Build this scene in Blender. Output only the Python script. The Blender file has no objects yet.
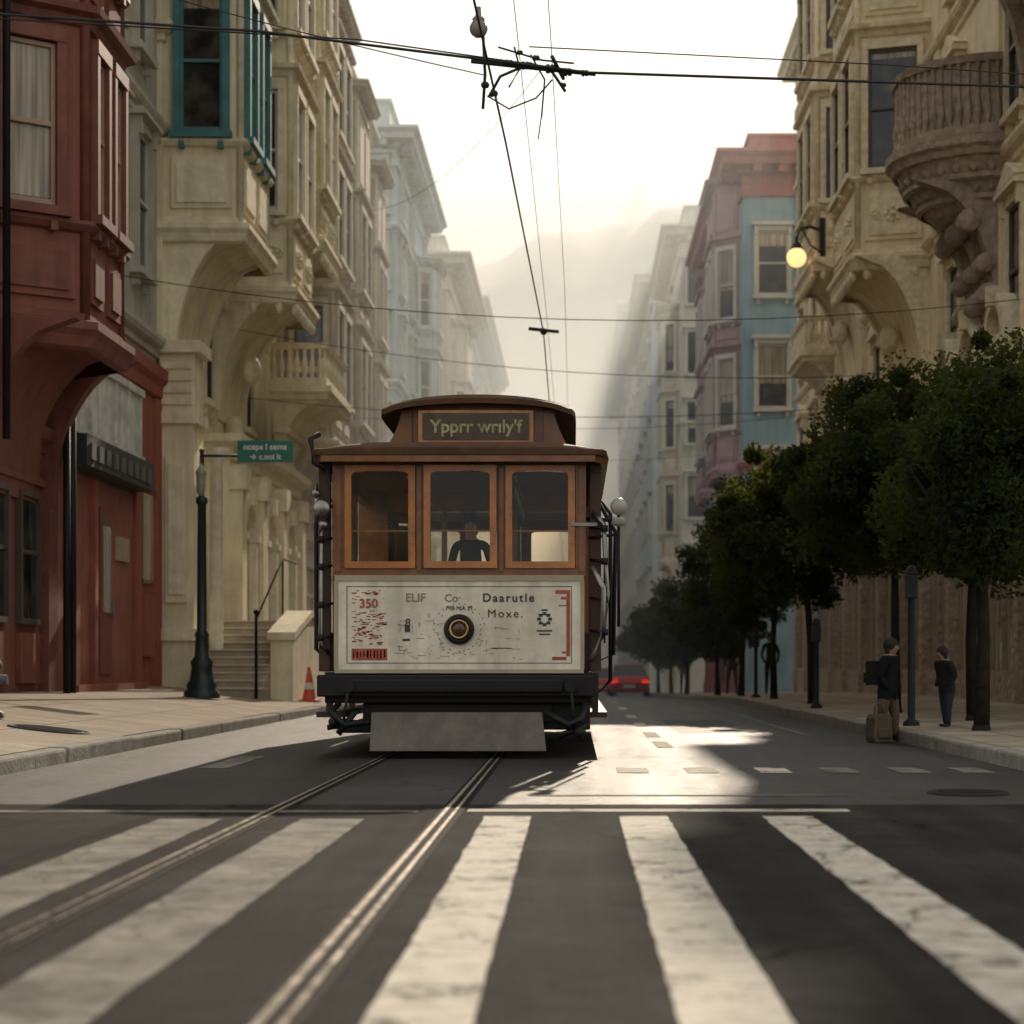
import bpy, bmesh, math, random
from mathutils import Vector, Matrix, noise as mnoise
random.seed(7)
S=bpy.context.scene; COL=S.collection
R=math.radians
pi=math.pi
SUN_AZ,SUN_EL=R(7.0),R(24)
# ------------------------------------------------------------------ mesh builder
class MB:
    def __init__(s): s.v=[];s.f=[];s.m=[]; s.s=[]
    def add(s,vs,fs,mat=0,sm=False):
        b=len(s.v); s.v+=[tuple(v) for v in vs]
        for f in fs: s.f.append([b+i for i in f]); s.m.append(mat); s.s.append(sm)
    def box(s,x0,x1,y0,y1,z0,z1,mat=0):
        s.add([(x0,y0,z0),(x1,y0,z0),(x1,y1,z0),(x0,y1,z0),(x0,y0,z1),(x1,y0,z1),(x1,y1,z1),(x0,y1,z1)],
              [(0,3,2,1),(4,5,6,7),(0,1,5,4),(1,2,6,5),(2,3,7,6),(3,0,4,7)],mat)
    def obox(s,cx,cy,z0,ang,w,d,h,mat=0,back=0.0):
        n=Vector((math.cos(ang),math.sin(ang))); t=Vector((-n.y,n.x)); c=Vector((cx,cy))
        p=[c-n*back-t*w/2,c+n*d-t*w/2,c+n*d+t*w/2,c-n*back+t*w/2]
        s.prism([(q.x,q.y) for q in p],z0,z0+h,mat)
    def prism(s,pts,z0,z1,mat=0):
        n=len(pts)
        vs=[(p[0],p[1],z0) for p in pts]+[(p[0],p[1],z1) for p in pts]
        fs=[list(range(n))[::-1],list(range(n,2*n))]+[(i,(i+1)%n,n+(i+1)%n,n+i) for i in range(n)]
        s.add(vs,fs,mat)
    def prisma(s,pts,a0,a1,axis,mat=0):
        n=len(pts)
        if axis=='x': g=lambda p,a:(a,p[0],p[1])
        else: g=lambda p,a:(p[0],a,p[1])
        vs=[g(p,a0) for p in pts]+[g(p,a1) for p in pts]
        fs=[list(range(n))[::-1],list(range(n,2*n))]+[(i,(i+1)%n,n+(i+1)%n,n+i) for i in range(n)]
        s.add(vs,fs,mat)
    def tube(s,pts,r,n=8,mat=0,sm=True):
        pts=[Vector(p) for p in pts]; rs=r if isinstance(r,(list,tuple)) else [r]*len(pts)
        vs=[];fs=[]
        for i,p in enumerate(pts):
            a=pts[max(0,i-1)];b=pts[min(len(pts)-1,i+1)]
            d=(b-a).normalized(); up=Vector((0,0,1)) if abs(d.z)<.95 else Vector((1,0,0))
            x=d.cross(up).normalized(); y=d.cross(x).normalized()
            for k in range(n):
                t=2*pi*k/n; vs.append(p+(x*math.cos(t)+y*math.sin(t))*rs[i])
        for i in range(len(pts)-1):
            for k in range(n):
                fs.append((i*n+k,i*n+(k+1)%n,(i+1)*n+(k+1)%n,(i+1)*n+k))
        b=len(s.v); s.add(vs,fs,mat,sm)
        for f in (list(range(n)),list(range((len(pts)-1)*n,len(pts)*n))): s.f.append([b+i for i in f]); s.m.append(mat); s.s.append(False)
    def lathe(s,c,prof,n=16,mat=0,axis='z',sm=True):
        vs=[];fs=[]; m=n
        for (r,z) in prof:
            for k in range(m):
                t=2*pi*k/n; x,y=r*math.cos(t),r*math.sin(t)
                if axis=='z': vs.append((c[0]+x,c[1]+y,c[2]+z))
                elif axis=='y': vs.append((c[0]+x,c[1]+z,c[2]+y))
                else: vs.append((c[0]+z,c[1]+x,c[2]+y))
        for i in range(len(prof)-1):
            for k in range(n):
                k2=(k+1)%m; fs.append((i*m+k,i*m+k2,(i+1)*m+k2,(i+1)*m+k))
        s.add(vs,fs,mat,sm)
    def ball(s,c,r,n=10,mat=0,sc=(1,1,1)):
        vs=[];fs=[]; rings=max(4,n//2+1)
        for i in range(rings+1):
            ph=pi*i/rings; rr=max(math.sin(ph),.001)
            for j in range(n):
                t=2*pi*j/n
                vs.append((c[0]+r*sc[0]*rr*math.cos(t),c[1]+r*sc[1]*rr*math.sin(t),c[2]+r*sc[2]*math.cos(ph)))
        for i in range(rings):
            for j in range(n): fs.append((i*n+j,i*n+(j+1)%n,(i+1)*n+(j+1)%n,(i+1)*n+j))
        s.add(vs,fs,mat,True)
    def sweep(s,path,prof,mat=0):
        rings=[offs(path,o) for o,_ in prof]; n=len(path); vs=[];fs=[]
        for (o,z),rg in zip(prof,rings):
            for p in rg: vs.append((p[0],p[1],z))
        for i in range(len(prof)-1):
            for k in range(n-1): fs.append((i*n+k,i*n+k+1,(i+1)*n+k+1,(i+1)*n+k))
        s.add(vs,fs,mat)
    def mesh(s,name,mats,sx=1):
        me=bpy.data.meshes.new(name)
        me.from_pydata([(v[0]*sx,v[1],v[2]) for v in s.v],[],s.f)
        for m in mats: me.materials.append(m)
        me.polygons.foreach_set('material_index',s.m); me.polygons.foreach_set('use_smooth',s.s)
        bm=bmesh.new(); bm.from_mesh(me); bmesh.ops.recalc_face_normals(bm,faces=bm.faces); bm.to_mesh(me); bm.free()
        return me
    def obj(s,name,mats,parent=None,loc=(0,0,0),rz=0,sx=1,bevel=0,**kw):
        if not isinstance(mats,(list,tuple)): mats=[mats]
        o=put(name,s.mesh(name,mats,sx),parent,loc,rz,**kw)
        if bevel:
            b=o.modifiers.new('bevel','BEVEL'); b.width=bevel; b.segments=2; b.limit_method='ANGLE'; b.angle_limit=R(40)
        return o
def offs(path,o):
    P=[Vector(p) for p in path]; out=[]; N=[]
    for i in range(len(P)-1):
        d=(P[i+1]-P[i]).normalized(); N.append(Vector((d.y,-d.x)))
    for i,p in enumerate(P):
        if i==0: q=p+N[0]*o
        elif i==len(P)-1: q=p+N[-1]*o
        else:
            a,b=N[i-1],N[i]; m=(a+b).normalized(); q=p+m*(o/max(.3,m.dot(a)))
        out.append((q.x,q.y))
    return out
def put(name,data,parent=None,loc=(0,0,0),rz=0,label=None,cat=None,group=None,kind=None,rot=None):
    o=bpy.data.objects.new(name,data); COL.objects.link(o)
    if parent: o.parent=parent
    o.location=loc; o.rotation_euler=rot if rot else (0,0,rz)
    if label:o["label"]=label
    if cat:o["category"]=cat
    if group:o["group"]=group
    if kind:o["kind"]=kind
    return o
def text(body,size,mat,parent,loc,name='lettering',rot=(pi/2,0,0),align='CENTER',ext=.0015,off=0,sp=1):
    c=bpy.data.curves.new(name,'FONT'); c.body=body; c.size=size; c.align_x=align; c.extrude=ext; c.offset=off; c.space_character=sp
    t=bpy.data.objects.new('tmp',c); COL.objects.link(t)
    dg=bpy.context.evaluated_depsgraph_get(); me=bpy.data.meshes.new_from_object(t.evaluated_get(dg))
    bpy.data.objects.remove(t); me.materials.clear(); me.materials.append(mat)
    return put(name,me,parent,loc,rot=rot)
# ------------------------------------------------------------------ materials
def mat(name,col,rough=.6,var=.2,scale=2.0,bump=0.0,bscale=30,metal=0,streak=0.0,carve=0.0,spec=.5,coat=0,obj=False):
    m=bpy.data.materials.new(name); m.use_nodes=True; nt=m.node_tree; N=nt.nodes; L=nt.links
    b=N['Principled BSDF']; b.inputs['Roughness'].default_value=rough; b.inputs['Metallic'].default_value=metal
    b.inputs['Specular IOR Level'].default_value=spec; b.inputs['Coat Weight'].default_value=coat
    if obj: tc=N.new('ShaderNodeTexCoord'); pos=tc.outputs['Object']
    else: g=N.new('ShaderNodeNewGeometry'); pos=g.outputs['Position']
    n=N.new('ShaderNodeTexNoise'); n.inputs['Scale'].default_value=scale; n.inputs['Detail'].default_value=4; n.inputs['Roughness'].default_value=.65
    L.new(pos,n.inputs['Vector'])
    mr=N.new('ShaderNodeMapRange'); mr.inputs['From Min'].default_value=.3; mr.inputs['From Max'].default_value=.7
    mr.inputs['To Min'].default_value=1-var; mr.inputs['To Max'].default_value=1+var*.6
    L.new(n.outputs[0],mr.inputs['Value'])
    mx=N.new('ShaderNodeMix'); mx.data_type='RGBA'; mx.blend_type='MULTIPLY'; mx.inputs[0].default_value=1
    mx.inputs[6].default_value=(*col,1); L.new(mr.outputs[0],mx.inputs[7]); out=mx.outputs[2]
    if streak:
        mp=N.new('ShaderNodeMapping'); mp.inputs['Scale'].default_value=(3.0,3.0,.22); L.new(pos,mp.inputs['Vector'])
        n2=N.new('ShaderNodeTexNoise'); n2.inputs['Scale'].default_value=1.6; n2.inputs['Detail'].default_value=3; L.new(mp.outputs[0],n2.inputs['Vector'])
        m2=N.new('ShaderNodeMapRange'); m2.inputs['From Min'].default_value=.45; m2.inputs['From Max'].default_value=.72
        m2.inputs['To Min'].default_value=0; m2.inputs['To Max'].default_value=streak; L.new(n2.outputs[0],m2.inputs['Value'])
        x2=N.new('ShaderNodeMix'); x2.data_type='RGBA'; L.new(m2.outputs[0],x2.inputs[0]); L.new(out,x2.inputs[6])
        x2.inputs[7].default_value=(col[0]*.36,col[1]*.34,col[2]*.31,1); out=x2.outputs[2]
    hgt=None
    if carve:
        v=N.new('ShaderNodeTexVoronoi'); v.inputs['Scale'].default_value=7; v.feature='F1'; L.new(pos,v.inputs['Vector'])
        cr=N.new('ShaderNodeMapRange'); cr.inputs['From Max'].default_value=.6; cr.inputs['To Min'].default_value=1.03; cr.inputs['To Max'].default_value=1-.35*carve; L.new(v.outputs['Distance'],cr.inputs['Value'])  # darkens the carved hollows in the colour, like occlusion shade
        x3=N.new('ShaderNodeMix'); x3.data_type='RGBA'; x3.blend_type='MULTIPLY'; x3.inputs[0].default_value=1; L.new(out,x3.inputs[6]); L.new(cr.outputs[0],x3.inputs[7]); out=x3.outputs[2]
        bp=N.new('ShaderNodeBump'); bp.invert=True; bp.inputs['Strength'].default_value=carve; bp.inputs['Distance'].default_value=.08; L.new(v.outputs['Distance'],bp.inputs['Height']); hgt=bp
    if bump:
        n3=N.new('ShaderNodeTexNoise'); n3.inputs['Scale'].default_value=bscale; n3.inputs['Detail'].default_value=3; L.new(pos,n3.inputs['Vector'])
        b2=N.new('ShaderNodeBump'); b2.inputs['Strength'].default_value=bump; b2.inputs['Distance'].default_value=.02; L.new(n3.outputs[0],b2.inputs['Height'])
        if hgt: L.new(hgt.outputs[0],b2.inputs['Normal'])
        hgt=b2
    if hgt: L.new(hgt.outputs[0],b.inputs['Normal'])
    L.new(out,b.inputs['Base Color'])
    m4=N.new('ShaderNodeMapRange'); m4.inputs['To Min'].default_value=max(.03,rough-.12); m4.inputs['To Max'].default_value=min(1,rough+.12); L.new(n.outputs[0],m4.inputs['Value']); L.new(m4.outputs[0],b.inputs['Roughness'])
    return m
def wallm(name,col,k=1.0): return mat(name,tuple(c*k for c in col),rough=.88,var=.18,scale=1.2,bump=.2,bscale=14,streak=.32,spec=.3)
def trimm(name,col,carve=.3,k=1.0): return mat(name,tuple(c*k for c in col),rough=.78,var=.18,scale=3,streak=.28,carve=carve,spec=.3)
def glassm(name='window_glass',curt=False):
    m=bpy.data.materials.new(name); m.use_nodes=True; nt=m.node_tree;N=nt.nodes;L=nt.links; b=N['Principled BSDF']
    b.inputs['Roughness'].default_value=.06; b.inputs['Specular IOR Level'].default_value=.5
    oi=N.new('ShaderNodeObjectInfo'); tc=N.new('ShaderNodeTexCoord'); sp=N.new('ShaderNodeSeparateXYZ'); L.new(tc.outputs['Object'],sp.inputs[0])
    ad=N.new('ShaderNodeMath'); ad.operation='MULTIPLY_ADD'; L.new(oi.outputs['Random'],ad.inputs[0]); ad.inputs[1].default_value=0 if curt else 2.6; ad.inputs[2].default_value=.1 if curt else .3
    gt=N.new('ShaderNodeMath'); gt.operation='GREATER_THAN'; L.new(sp.outputs[2],gt.inputs[0]); L.new(ad.outputs[0],gt.inputs[1])
    g=N.new('ShaderNodeNewGeometry'); n=N.new('ShaderNodeTexNoise'); n.inputs['Scale'].default_value=2.5; L.new(g.outputs['Position'],n.inputs['Vector'])
    cr=N.new('ShaderNodeValToRGB'); cr.color_ramp.elements[0].color=(.015,.015,.015,1); cr.color_ramp.elements[1].color=(.09,.08,.06,1)
    cr.color_ramp.elements[0].position=.42; cr.color_ramp.elements[1].position=.75; L.new(n.outputs[0],cr.inputs[0])
    mp=N.new('ShaderNodeMapping'); mp.inputs['Scale'].default_value=(14,14,.6); L.new(g.outputs['Position'],mp.inputs['Vector']); nf=N.new('ShaderNodeTexNoise'); nf.inputs['Detail'].default_value=1; nf.inputs['Scale'].default_value=1; L.new(mp.outputs[0],nf.inputs['Vector'])
    cc_=N.new('ShaderNodeValToRGB'); cc_.color_ramp.elements[0].color=(.20,.16,.11,1); cc_.color_ramp.elements[1].color=(.46,.39,.28,1); cc_.color_ramp.elements[0].position=.35; cc_.color_ramp.elements[1].position=.65; L.new(nf.outputs[0],cc_.inputs[0])
    mx=N.new('ShaderNodeMix'); mx.data_type='RGBA'; L.new(gt.outputs[0],mx.inputs[0]); L.new(cr.outputs[0],mx.inputs[6]); L.new(cc_.outputs[0],mx.inputs[7])
    L.new(mx.outputs[2],b.inputs['Base Color'])
    bp=N.new('ShaderNodeBump'); bp.inputs['Strength'].default_value=.15; bp.inputs['Distance'].default_value=.05; L.new(n.outputs[0],bp.inputs['Height']); L.new(bp.outputs[0],b.inputs['Normal'])
    return m
GLASS=glassm(); CURT=glassm('curtained_glass',True)
def clear_glass():
    m=bpy.data.materials.new('clear_glass'); m.use_nodes=True; nt=m.node_tree;N=nt.nodes;L=nt.links
    for x in list(N): 
        if x.type!='OUTPUT_MATERIAL': N.remove(x)
    o=[x for x in N if x.type=='OUTPUT_MATERIAL'][0]
    t=N.new('ShaderNodeBsdfTransparent'); t.inputs[0].default_value=(.95,.90,.78,1); g=N.new('ShaderNodeBsdfGlossy'); g.inputs['Roughness'].default_value=.04
    f=N.new('ShaderNodeFresnel'); f.inputs[0].default_value=1.4
    x=N.new('ShaderNodeMixShader'); L.new(f.outputs[0],x.inputs[0]); L.new(t.outputs[0],x.inputs[1]); L.new(g.outputs[0],x.inputs[2]); L.new(x.outputs[0],o.inputs[0])
    return m
CLEAR=clear_glass()
def asphalt(name,base,r0,r1,spec,gl=1.0):
    m=bpy.data.materials.new(name); m.use_nodes=True; nt=m.node_tree;N=nt.nodes;L=nt.links; b=N['Principled BSDF']
    g=N.new('ShaderNodeNewGeometry'); P=g.outputs['Position']
    def noise(sc,det=4,src=P):
        n=N.new('ShaderNodeTexNoise'); n.inputs['Scale'].default_value=sc; n.inputs['Detail'].default_value=det; n.inputs['Roughness'].default_value=.7; L.new(src,n.inputs['Vector']); return n.outputs[0]
    def rng(s,a,b_,c,d):
        r=N.new('ShaderNodeMapRange'); r.inputs[1].default_value=a;r.inputs[2].default_value=b_;r.inputs[3].default_value=c;r.inputs[4].default_value=d; L.new(s,r.inputs[0]); return r.outputs[0]
    fine=noise(80,3); mid=noise(7,6); big=noise(.5)
    mp=N.new('ShaderNodeMapping'); mp.inputs['Scale'].default_value=(2.2,.12,1); L.new(P,mp.inputs['Vector']); tr=noise(1.0,3,mp.outputs[0])
    def mul(a,b_):
        x=N.new('ShaderNodeMath'); x.operation='MULTIPLY'; L.new(a,x.inputs[0]); L.new(b_,x.inputs[1]); return x.outputs[0]
    val=mul(mul(mul(rng(fine,.3,.7,.2,2.1),rng(mid,.3,.7,.75,1.25)),rng(big,.35,.65,.7,1.3)),rng(tr,.35,.65,.7,1.3))
    wn=N.new('ShaderNodeTexNoise'); wn.inputs['Scale'].default_value=2; wn.inputs['Detail'].default_value=4; L.new(P,wn.inputs['Vector'])
    wa=N.new('ShaderNodeMix'); wa.data_type='RGBA'; wa.blend_type='ADD'; wa.inputs[0].default_value=.55; L.new(P,wa.inputs[6]); L.new(wn.outputs[1],wa.inputs[7])
    v=N.new('ShaderNodeTexVoronoi'); v.feature='DISTANCE_TO_EDGE'; v.inputs['Scale'].default_value=.55; L.new(wa.outputs[2],v.inputs['Vector'])
    ck=mul(rng(v.outputs['Distance'],0,.014,1,0),rng(big,.45,.55,0,1))
    cm=rng(ck,0,1,1,.2); val=mul(val,cm)
    mx=N.new('ShaderNodeMix'); mx.data_type='RGBA'; mx.blend_type='MULTIPLY'; mx.inputs[0].default_value=1; mx.inputs[6].default_value=(*base,1); L.new(val,mx.inputs[7]); L.new(mx.outputs[2],b.inputs['Base Color'])
    L.new(mul(rng(mid,.3,.7,r0,r1),rng(tr,.35,.65,.92,1.08)),b.inputs['Roughness']); b.inputs['Specular IOR Level'].default_value=spec
    bp=N.new('ShaderNodeBump'); bp.inputs['Strength'].default_value=.9; bp.inputs['Distance'].default_value=.012; L.new(fine,bp.inputs['Height']); L.new(bp.outputs[0],b.inputs['Normal'])
    return m
def roadpaint(name,col,w0,w1,wv):
    m=mat(name,col,rough=.8,var=.3,scale=9,bump=.4,bscale=120,spec=.1); nt=m.node_tree;N=nt.nodes;L=nt.links
    b=N['Principled BSDF']; src=b.inputs['Base Color'].links[0].from_socket; g=N.new('ShaderNodeNewGeometry')
    n=N.new('ShaderNodeTexNoise'); n.inputs['Scale'].default_value=2.6; n.inputs['Detail'].default_value=10; n.inputs['Roughness'].default_value=.8; L.new(g.outputs['Position'],n.inputs['Vector'])
    r=N.new('ShaderNodeMapRange'); r.inputs[1].default_value=w0; r.inputs[2].default_value=w1; r.inputs[3].default_value=0; r.inputs[4].default_value=wv; L.new(n.outputs[0],r.inputs[0])
    wn=N.new('ShaderNodeTexNoise'); wn.inputs['Scale'].default_value=3; wn.inputs['Detail'].default_value=4; L.new(g.outputs['Position'],wn.inputs['Vector'])
    wa=N.new('ShaderNodeMix'); wa.data_type='RGBA'; wa.blend_type='ADD'; wa.inputs[0].default_value=.5; L.new(g.outputs['Position'],wa.inputs[6]); L.new(wn.outputs[1],wa.inputs[7])
    v=N.new('ShaderNodeTexVoronoi'); v.feature='DISTANCE_TO_EDGE'; v.inputs['Scale'].default_value=1.1; L.new(wa.outputs[2],v.inputs['Vector'])
    ck=N.new('ShaderNodeMapRange'); ck.inputs[1].default_value=0; ck.inputs[2].default_value=.02; ck.inputs[3].default_value=.85; ck.inputs[4].default_value=0; L.new(v.outputs['Distance'],ck.inputs[0])
    mxx=N.new('ShaderNodeMath'); mxx.operation='MAXIMUM'; L.new(r.outputs[0],mxx.inputs[0]); L.new(ck.outputs[0],mxx.inputs[1])
    x=N.new('ShaderNodeMix'); x.data_type='RGBA'; L.new(mxx.outputs[0],x.inputs[0]); L.new(src,x.inputs[6]); x.inputs[7].default_value=(.045,.041,.037,1); L.new(x.outputs[2],b.inputs['Base Color'])
    return m
def paving():
    m=mat('paving',(.40,.33,.25),rough=.9,var=.35,scale=1.5,bump=.4,bscale=40,spec=.2); nt=m.node_tree;N=nt.nodes;L=nt.links
    b=N['Principled BSDF']; src=b.inputs['Base Color'].links[0].from_socket; g=N.new('ShaderNodeNewGeometry')
    br=N.new('ShaderNodeTexBrick'); br.offset=0; br.inputs['Scale'].default_value=1; br.inputs['Brick Width'].default_value=1.1; br.inputs['Row Height'].default_value=1.1; br.inputs['Mortar Size'].default_value=.015
    br.inputs['Color1'].default_value=(1,1,1,1);br.inputs['Color2'].default_value=(.78,.78,.76,1);br.inputs['Mortar'].default_value=(.3,.28,.26,1); L.new(g.outputs['Position'],br.inputs['Vector'])
    x=N.new('ShaderNodeMix'); x.data_type='RGBA'; x.blend_type='MULTIPLY'; x.inputs[0].default_value=1; L.new(src,x.inputs[6]); L.new(br.outputs[0],x.inputs[7]); L.new(x.outputs[2],b.inputs['Base Color'])
    return m
def emis(name,col,st):
    m=bpy.data.materials.new(name); m.use_nodes=True; b=m.node_tree.nodes['Principled BSDF']; b.inputs['Base Color'].default_value=(*col,1); b.inputs['Emission Color'].default_value=(*col,1); b.inputs['Emission Strength'].default_value=st; return m
ASPH=asphalt('asphalt',(.030,.028,.026),.48,.64,.32)
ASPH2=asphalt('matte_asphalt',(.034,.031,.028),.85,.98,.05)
PAINT=roadpaint('road_paint',(.60,.54,.45),.54,.61,.85); PAINT2=roadpaint('shaded_worn_paint',(.26,.235,.195),.42,.60,.75); PAVE=paving()  # second paint: shade on the left stripes mixed into its colour, plus heavier wear
KERB=mat('kerb_stone',(.27,.25,.21),rough=.9,var=.35,scale=4,bump=.5,bscale=30,spec=.2)
STEEL=mat('worn_steel',(.70,.62,.54),rough=.3,var=.4,scale=8,metal=1)
GROOVE=mat('rail_groove',(.015,.014,.013),rough=.9,spec=.1)
BLACK=mat('black_iron',(.013,.013,.013),rough=.55,var=.3,scale=6,spec=.3)
CHROME=mat('dull_chrome',(.3,.29,.27),rough=.35,var=.3,metal=1,scale=8)
DKGREEN=mat('dark_green_iron',(.010,.026,.024),rough=.45,var=.3,scale=6)
# ------------------------------------------------------------------ ground profile
def gz(y):
    if y<45: return 0
    if y<300: return -.0125*(y-45)
    return -3.19
def lerp(a,b,t): return a+(b-a)*t
def hill(x,y):
    if y<330: return 0
    t=min(1,(y-330)/420); t=t*t*(3-2*t)
    return t*(160+.28*x+18*mnoise.noise(Vector((x/60,y/140,3)))+8*mnoise.noise(Vector((x/18,y/60,7)))+3*mnoise.noise(Vector((x/7,y/60,1))))
ys=[-80,-20,0,10,20,30,45,60,90,130,180,240,300,330]+[330+15*i for i in range(1,36)]
xs=[-900,-500]+[-300+8*i for i in range(76)]+[500,900]
mb=MB(); vs=[(x,y,gz(y)-.03+hill(max(-250,min(250,x)),y)) for y in ys for x in xs]; nx=len(xs)
mb.add(vs,[(j*nx+i,j*nx+i+1,(j+1)*nx+i+1,(j+1)*nx+i) for j in range(len(ys)-1) for i in range(nx-1)],0,True)
mb.obj('ground',mat('ground_earth',(.16,.17,.14),rough=.9,var=.4,scale=.05),kind='structure')
def strip(name,m,x0,x1,ylist,z0,z1,**k):
    mb=MB(); vs=[]
    for y in ylist: vs+=[(x0,y,gz(y)+z0),(x1,y,gz(y)+z1)]
    mb.add(vs,[(2*i,2*i+1,2*i+3,2*i+2) for i in range(len(ylist)-1)],0); return mb.obj(name,m,kind='structure',**k)
YL=[12.2,20,45,60,90,130,180,240,300,340]
strip('road',ASPH,-4.45,3.65,YL,0,0)
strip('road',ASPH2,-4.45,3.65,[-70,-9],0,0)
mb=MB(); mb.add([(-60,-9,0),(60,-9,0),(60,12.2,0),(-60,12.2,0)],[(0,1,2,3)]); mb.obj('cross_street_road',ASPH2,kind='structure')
YS=[12.2,20,30,45,60,90,130,180,240,300,340]
def kerb(x0,x1,nm):
    mb=MB()
    for i in range(len(YS)-1):
        a,b=YS[i],YS[i+1]
        k=int(max(1,(b-a)/2.4)) if b<100 else 1
        for j in range(k):
            ya=lerp(a,b,j/k)+.008; yb=lerp(a,b,(j+1)/k)-.008; d=random.uniform(-.012,.012)
            za,zb=gz(ya)+.135+d,gz(yb)+.135+d
            mb.add([(x0,ya,-5),(x1+d,ya,-5),(x1+d,yb,-5),(x0,yb,-5),(x0,ya,za),(x1+d,ya,za),(x1+d,yb,zb),(x0,yb,zb)],[(4,5,6,7),(0,1,5,4),(1,2,6,5),(2,3,7,6),(3,0,4,7)])
    return mb.obj(nm,KERB,kind='structure',bevel=.025)
kerb(-4.6,-4.4,'kerb'); kerb(3.6,3.8,'kerb')
def swalk(xk,xb,zb,nm):
    mb=MB();vs=[];xs_=[xk,lerp(xk,xb,.5),xb]; zs=[.128,lerp(.128,zb,.5),zb]
    for y in YS:
        for x,z in zip(xs_,zs): vs.append((x,y,gz(y)+z))
    mb.add(vs,[(3*i+k,3*i+k+1,3*i+k+4,3*i+k+3) for i in range(len(YS)-1) for k in range(2)],0)
    mb.add([(xk,12.2,-.1),(xb,12.2,-.1),(xb,12.2,zb),(xs_[1],12.2,zs[1]),(xk,12.2,.128)],[(0,1,2,3,4)])
    mb.obj(nm,PAVE,kind='structure')
swalk(-4.6,-9.0,.62,'pavement'); swalk(3.8,9,.25,'pavement')
def szl(x): return .128+( -x-4.6)/4.4*.492
def szr(x): return .128+(x-3.8)/5.2*.122
RB_=mat('rail_bed',(.018,.016,.014),rough=.9,var=.4,scale=9,spec=.1)
for xc in (-1.74,-.71):
    mb=MB(); Ye=[-6,45,90,180,300]
    for dx0,dx1,mi,z in ((-.07,-.044,2,.0035),(-.044,-.020,0,.010),(-.020,.018,1,.0045),(.018,.036,0,.010),(.036,.07,2,.0035)):
        vs=[]
        for y in Ye: vs+=[(xc+dx0,y,gz(y)+z),(xc+dx1,y,gz(y)+z)]
        mb.add(vs,[(2*i,2*i+1,2*i+3,2*i+2) for i in range(len(Ye)-1)],mi)
    mb.obj('tram_rail',[STEEL,GROOVE,RB_],label='worn shiny grooved steel tram rail set in asphalt',cat='rail',group='tram rails in the road')
mk=MB()
def mark(x0,x1,y0,y1,j=.003,mi=0):
    n=max(2,int((y1-y0)/.1)); vs=[]
    for i in range(n+1):
        y=lerp(y0,y1,i/n); w=.008*mnoise.noise(Vector((x0*9,y*2.6,0))); w2=.008*mnoise.noise(Vector((x1*9,y*2.6,5)))
        vs+=[(x0+w+random.uniform(-j,j),y,gz(y)+.004),(x1+w2+random.uniform(-j,j),y,gz(y)+.004)]
    mk.add(vs,[(2*i,2*i+1,2*i+3,2*i+2) for i in range(n)],mi)
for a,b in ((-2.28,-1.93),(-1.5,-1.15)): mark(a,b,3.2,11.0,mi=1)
for a,b in ((-.50,-.24),(.25,.52),(1.05,1.33)): mark(a,b,3.2,11.2)
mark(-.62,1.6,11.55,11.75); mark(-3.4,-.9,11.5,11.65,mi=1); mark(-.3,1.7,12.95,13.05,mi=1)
for px in (632,700,772,838,908,970): 
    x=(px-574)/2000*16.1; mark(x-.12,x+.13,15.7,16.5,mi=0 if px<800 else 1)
for y in (20.5,23.5,27.5,32,38,45,54): mark(.86,1.02,y,y+1.2+y*.02)
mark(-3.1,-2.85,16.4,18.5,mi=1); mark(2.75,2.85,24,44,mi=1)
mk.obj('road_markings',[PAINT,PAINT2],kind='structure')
mb=MB()
for x0,x1,y0,y1 in ((-.25,.25,22,30),(1.3,2.3,25,31)):
    mb.add([(x0,y0,.002),(x1,y0+.1,.002),(x1-.05,y1,.002),(x0+.04,y1-.1,.002)],[(0,1,2,3)])
mb.obj('road_patches',mat('fresh_tar',(.02,.019,.018),rough=.62,var=.4,scale=20,bump=.5,bscale=110,spec=.28),kind='structure')
def manhole(x,y,z,r,lab,tilt=0):
    mb=MB(); mb.lathe((0,0,0),[(0,.012),(r*.86,.012),(r*.88,.004),(r*.92,.004),(r*.94,.014),(r,.014),(r+.01,0)],28)
    for k in range(-3,4):
        h=math.sqrt(max(0,(r*.8)**2-(k*r*.22)**2)); mb.box(-h,h,k*r*.22-.012,k*r*.22+.012,.012,.018)
    mb.obj('manhole_cover',[mat('cover_iron',(.03,.028,.026),rough=.8,spec=.2)],None,(x,y,z),label=lab,cat='manhole cover').rotation_euler=(0,tilt,0)
manhole(-5.25,20.0,szl(-5.25)+.002,.40,'round dark iron manhole cover set in the pavement',math.atan(.1118))
manhole(2.6,13.2,.004,.26,'round dark iron manhole cover set in asphalt')

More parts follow.
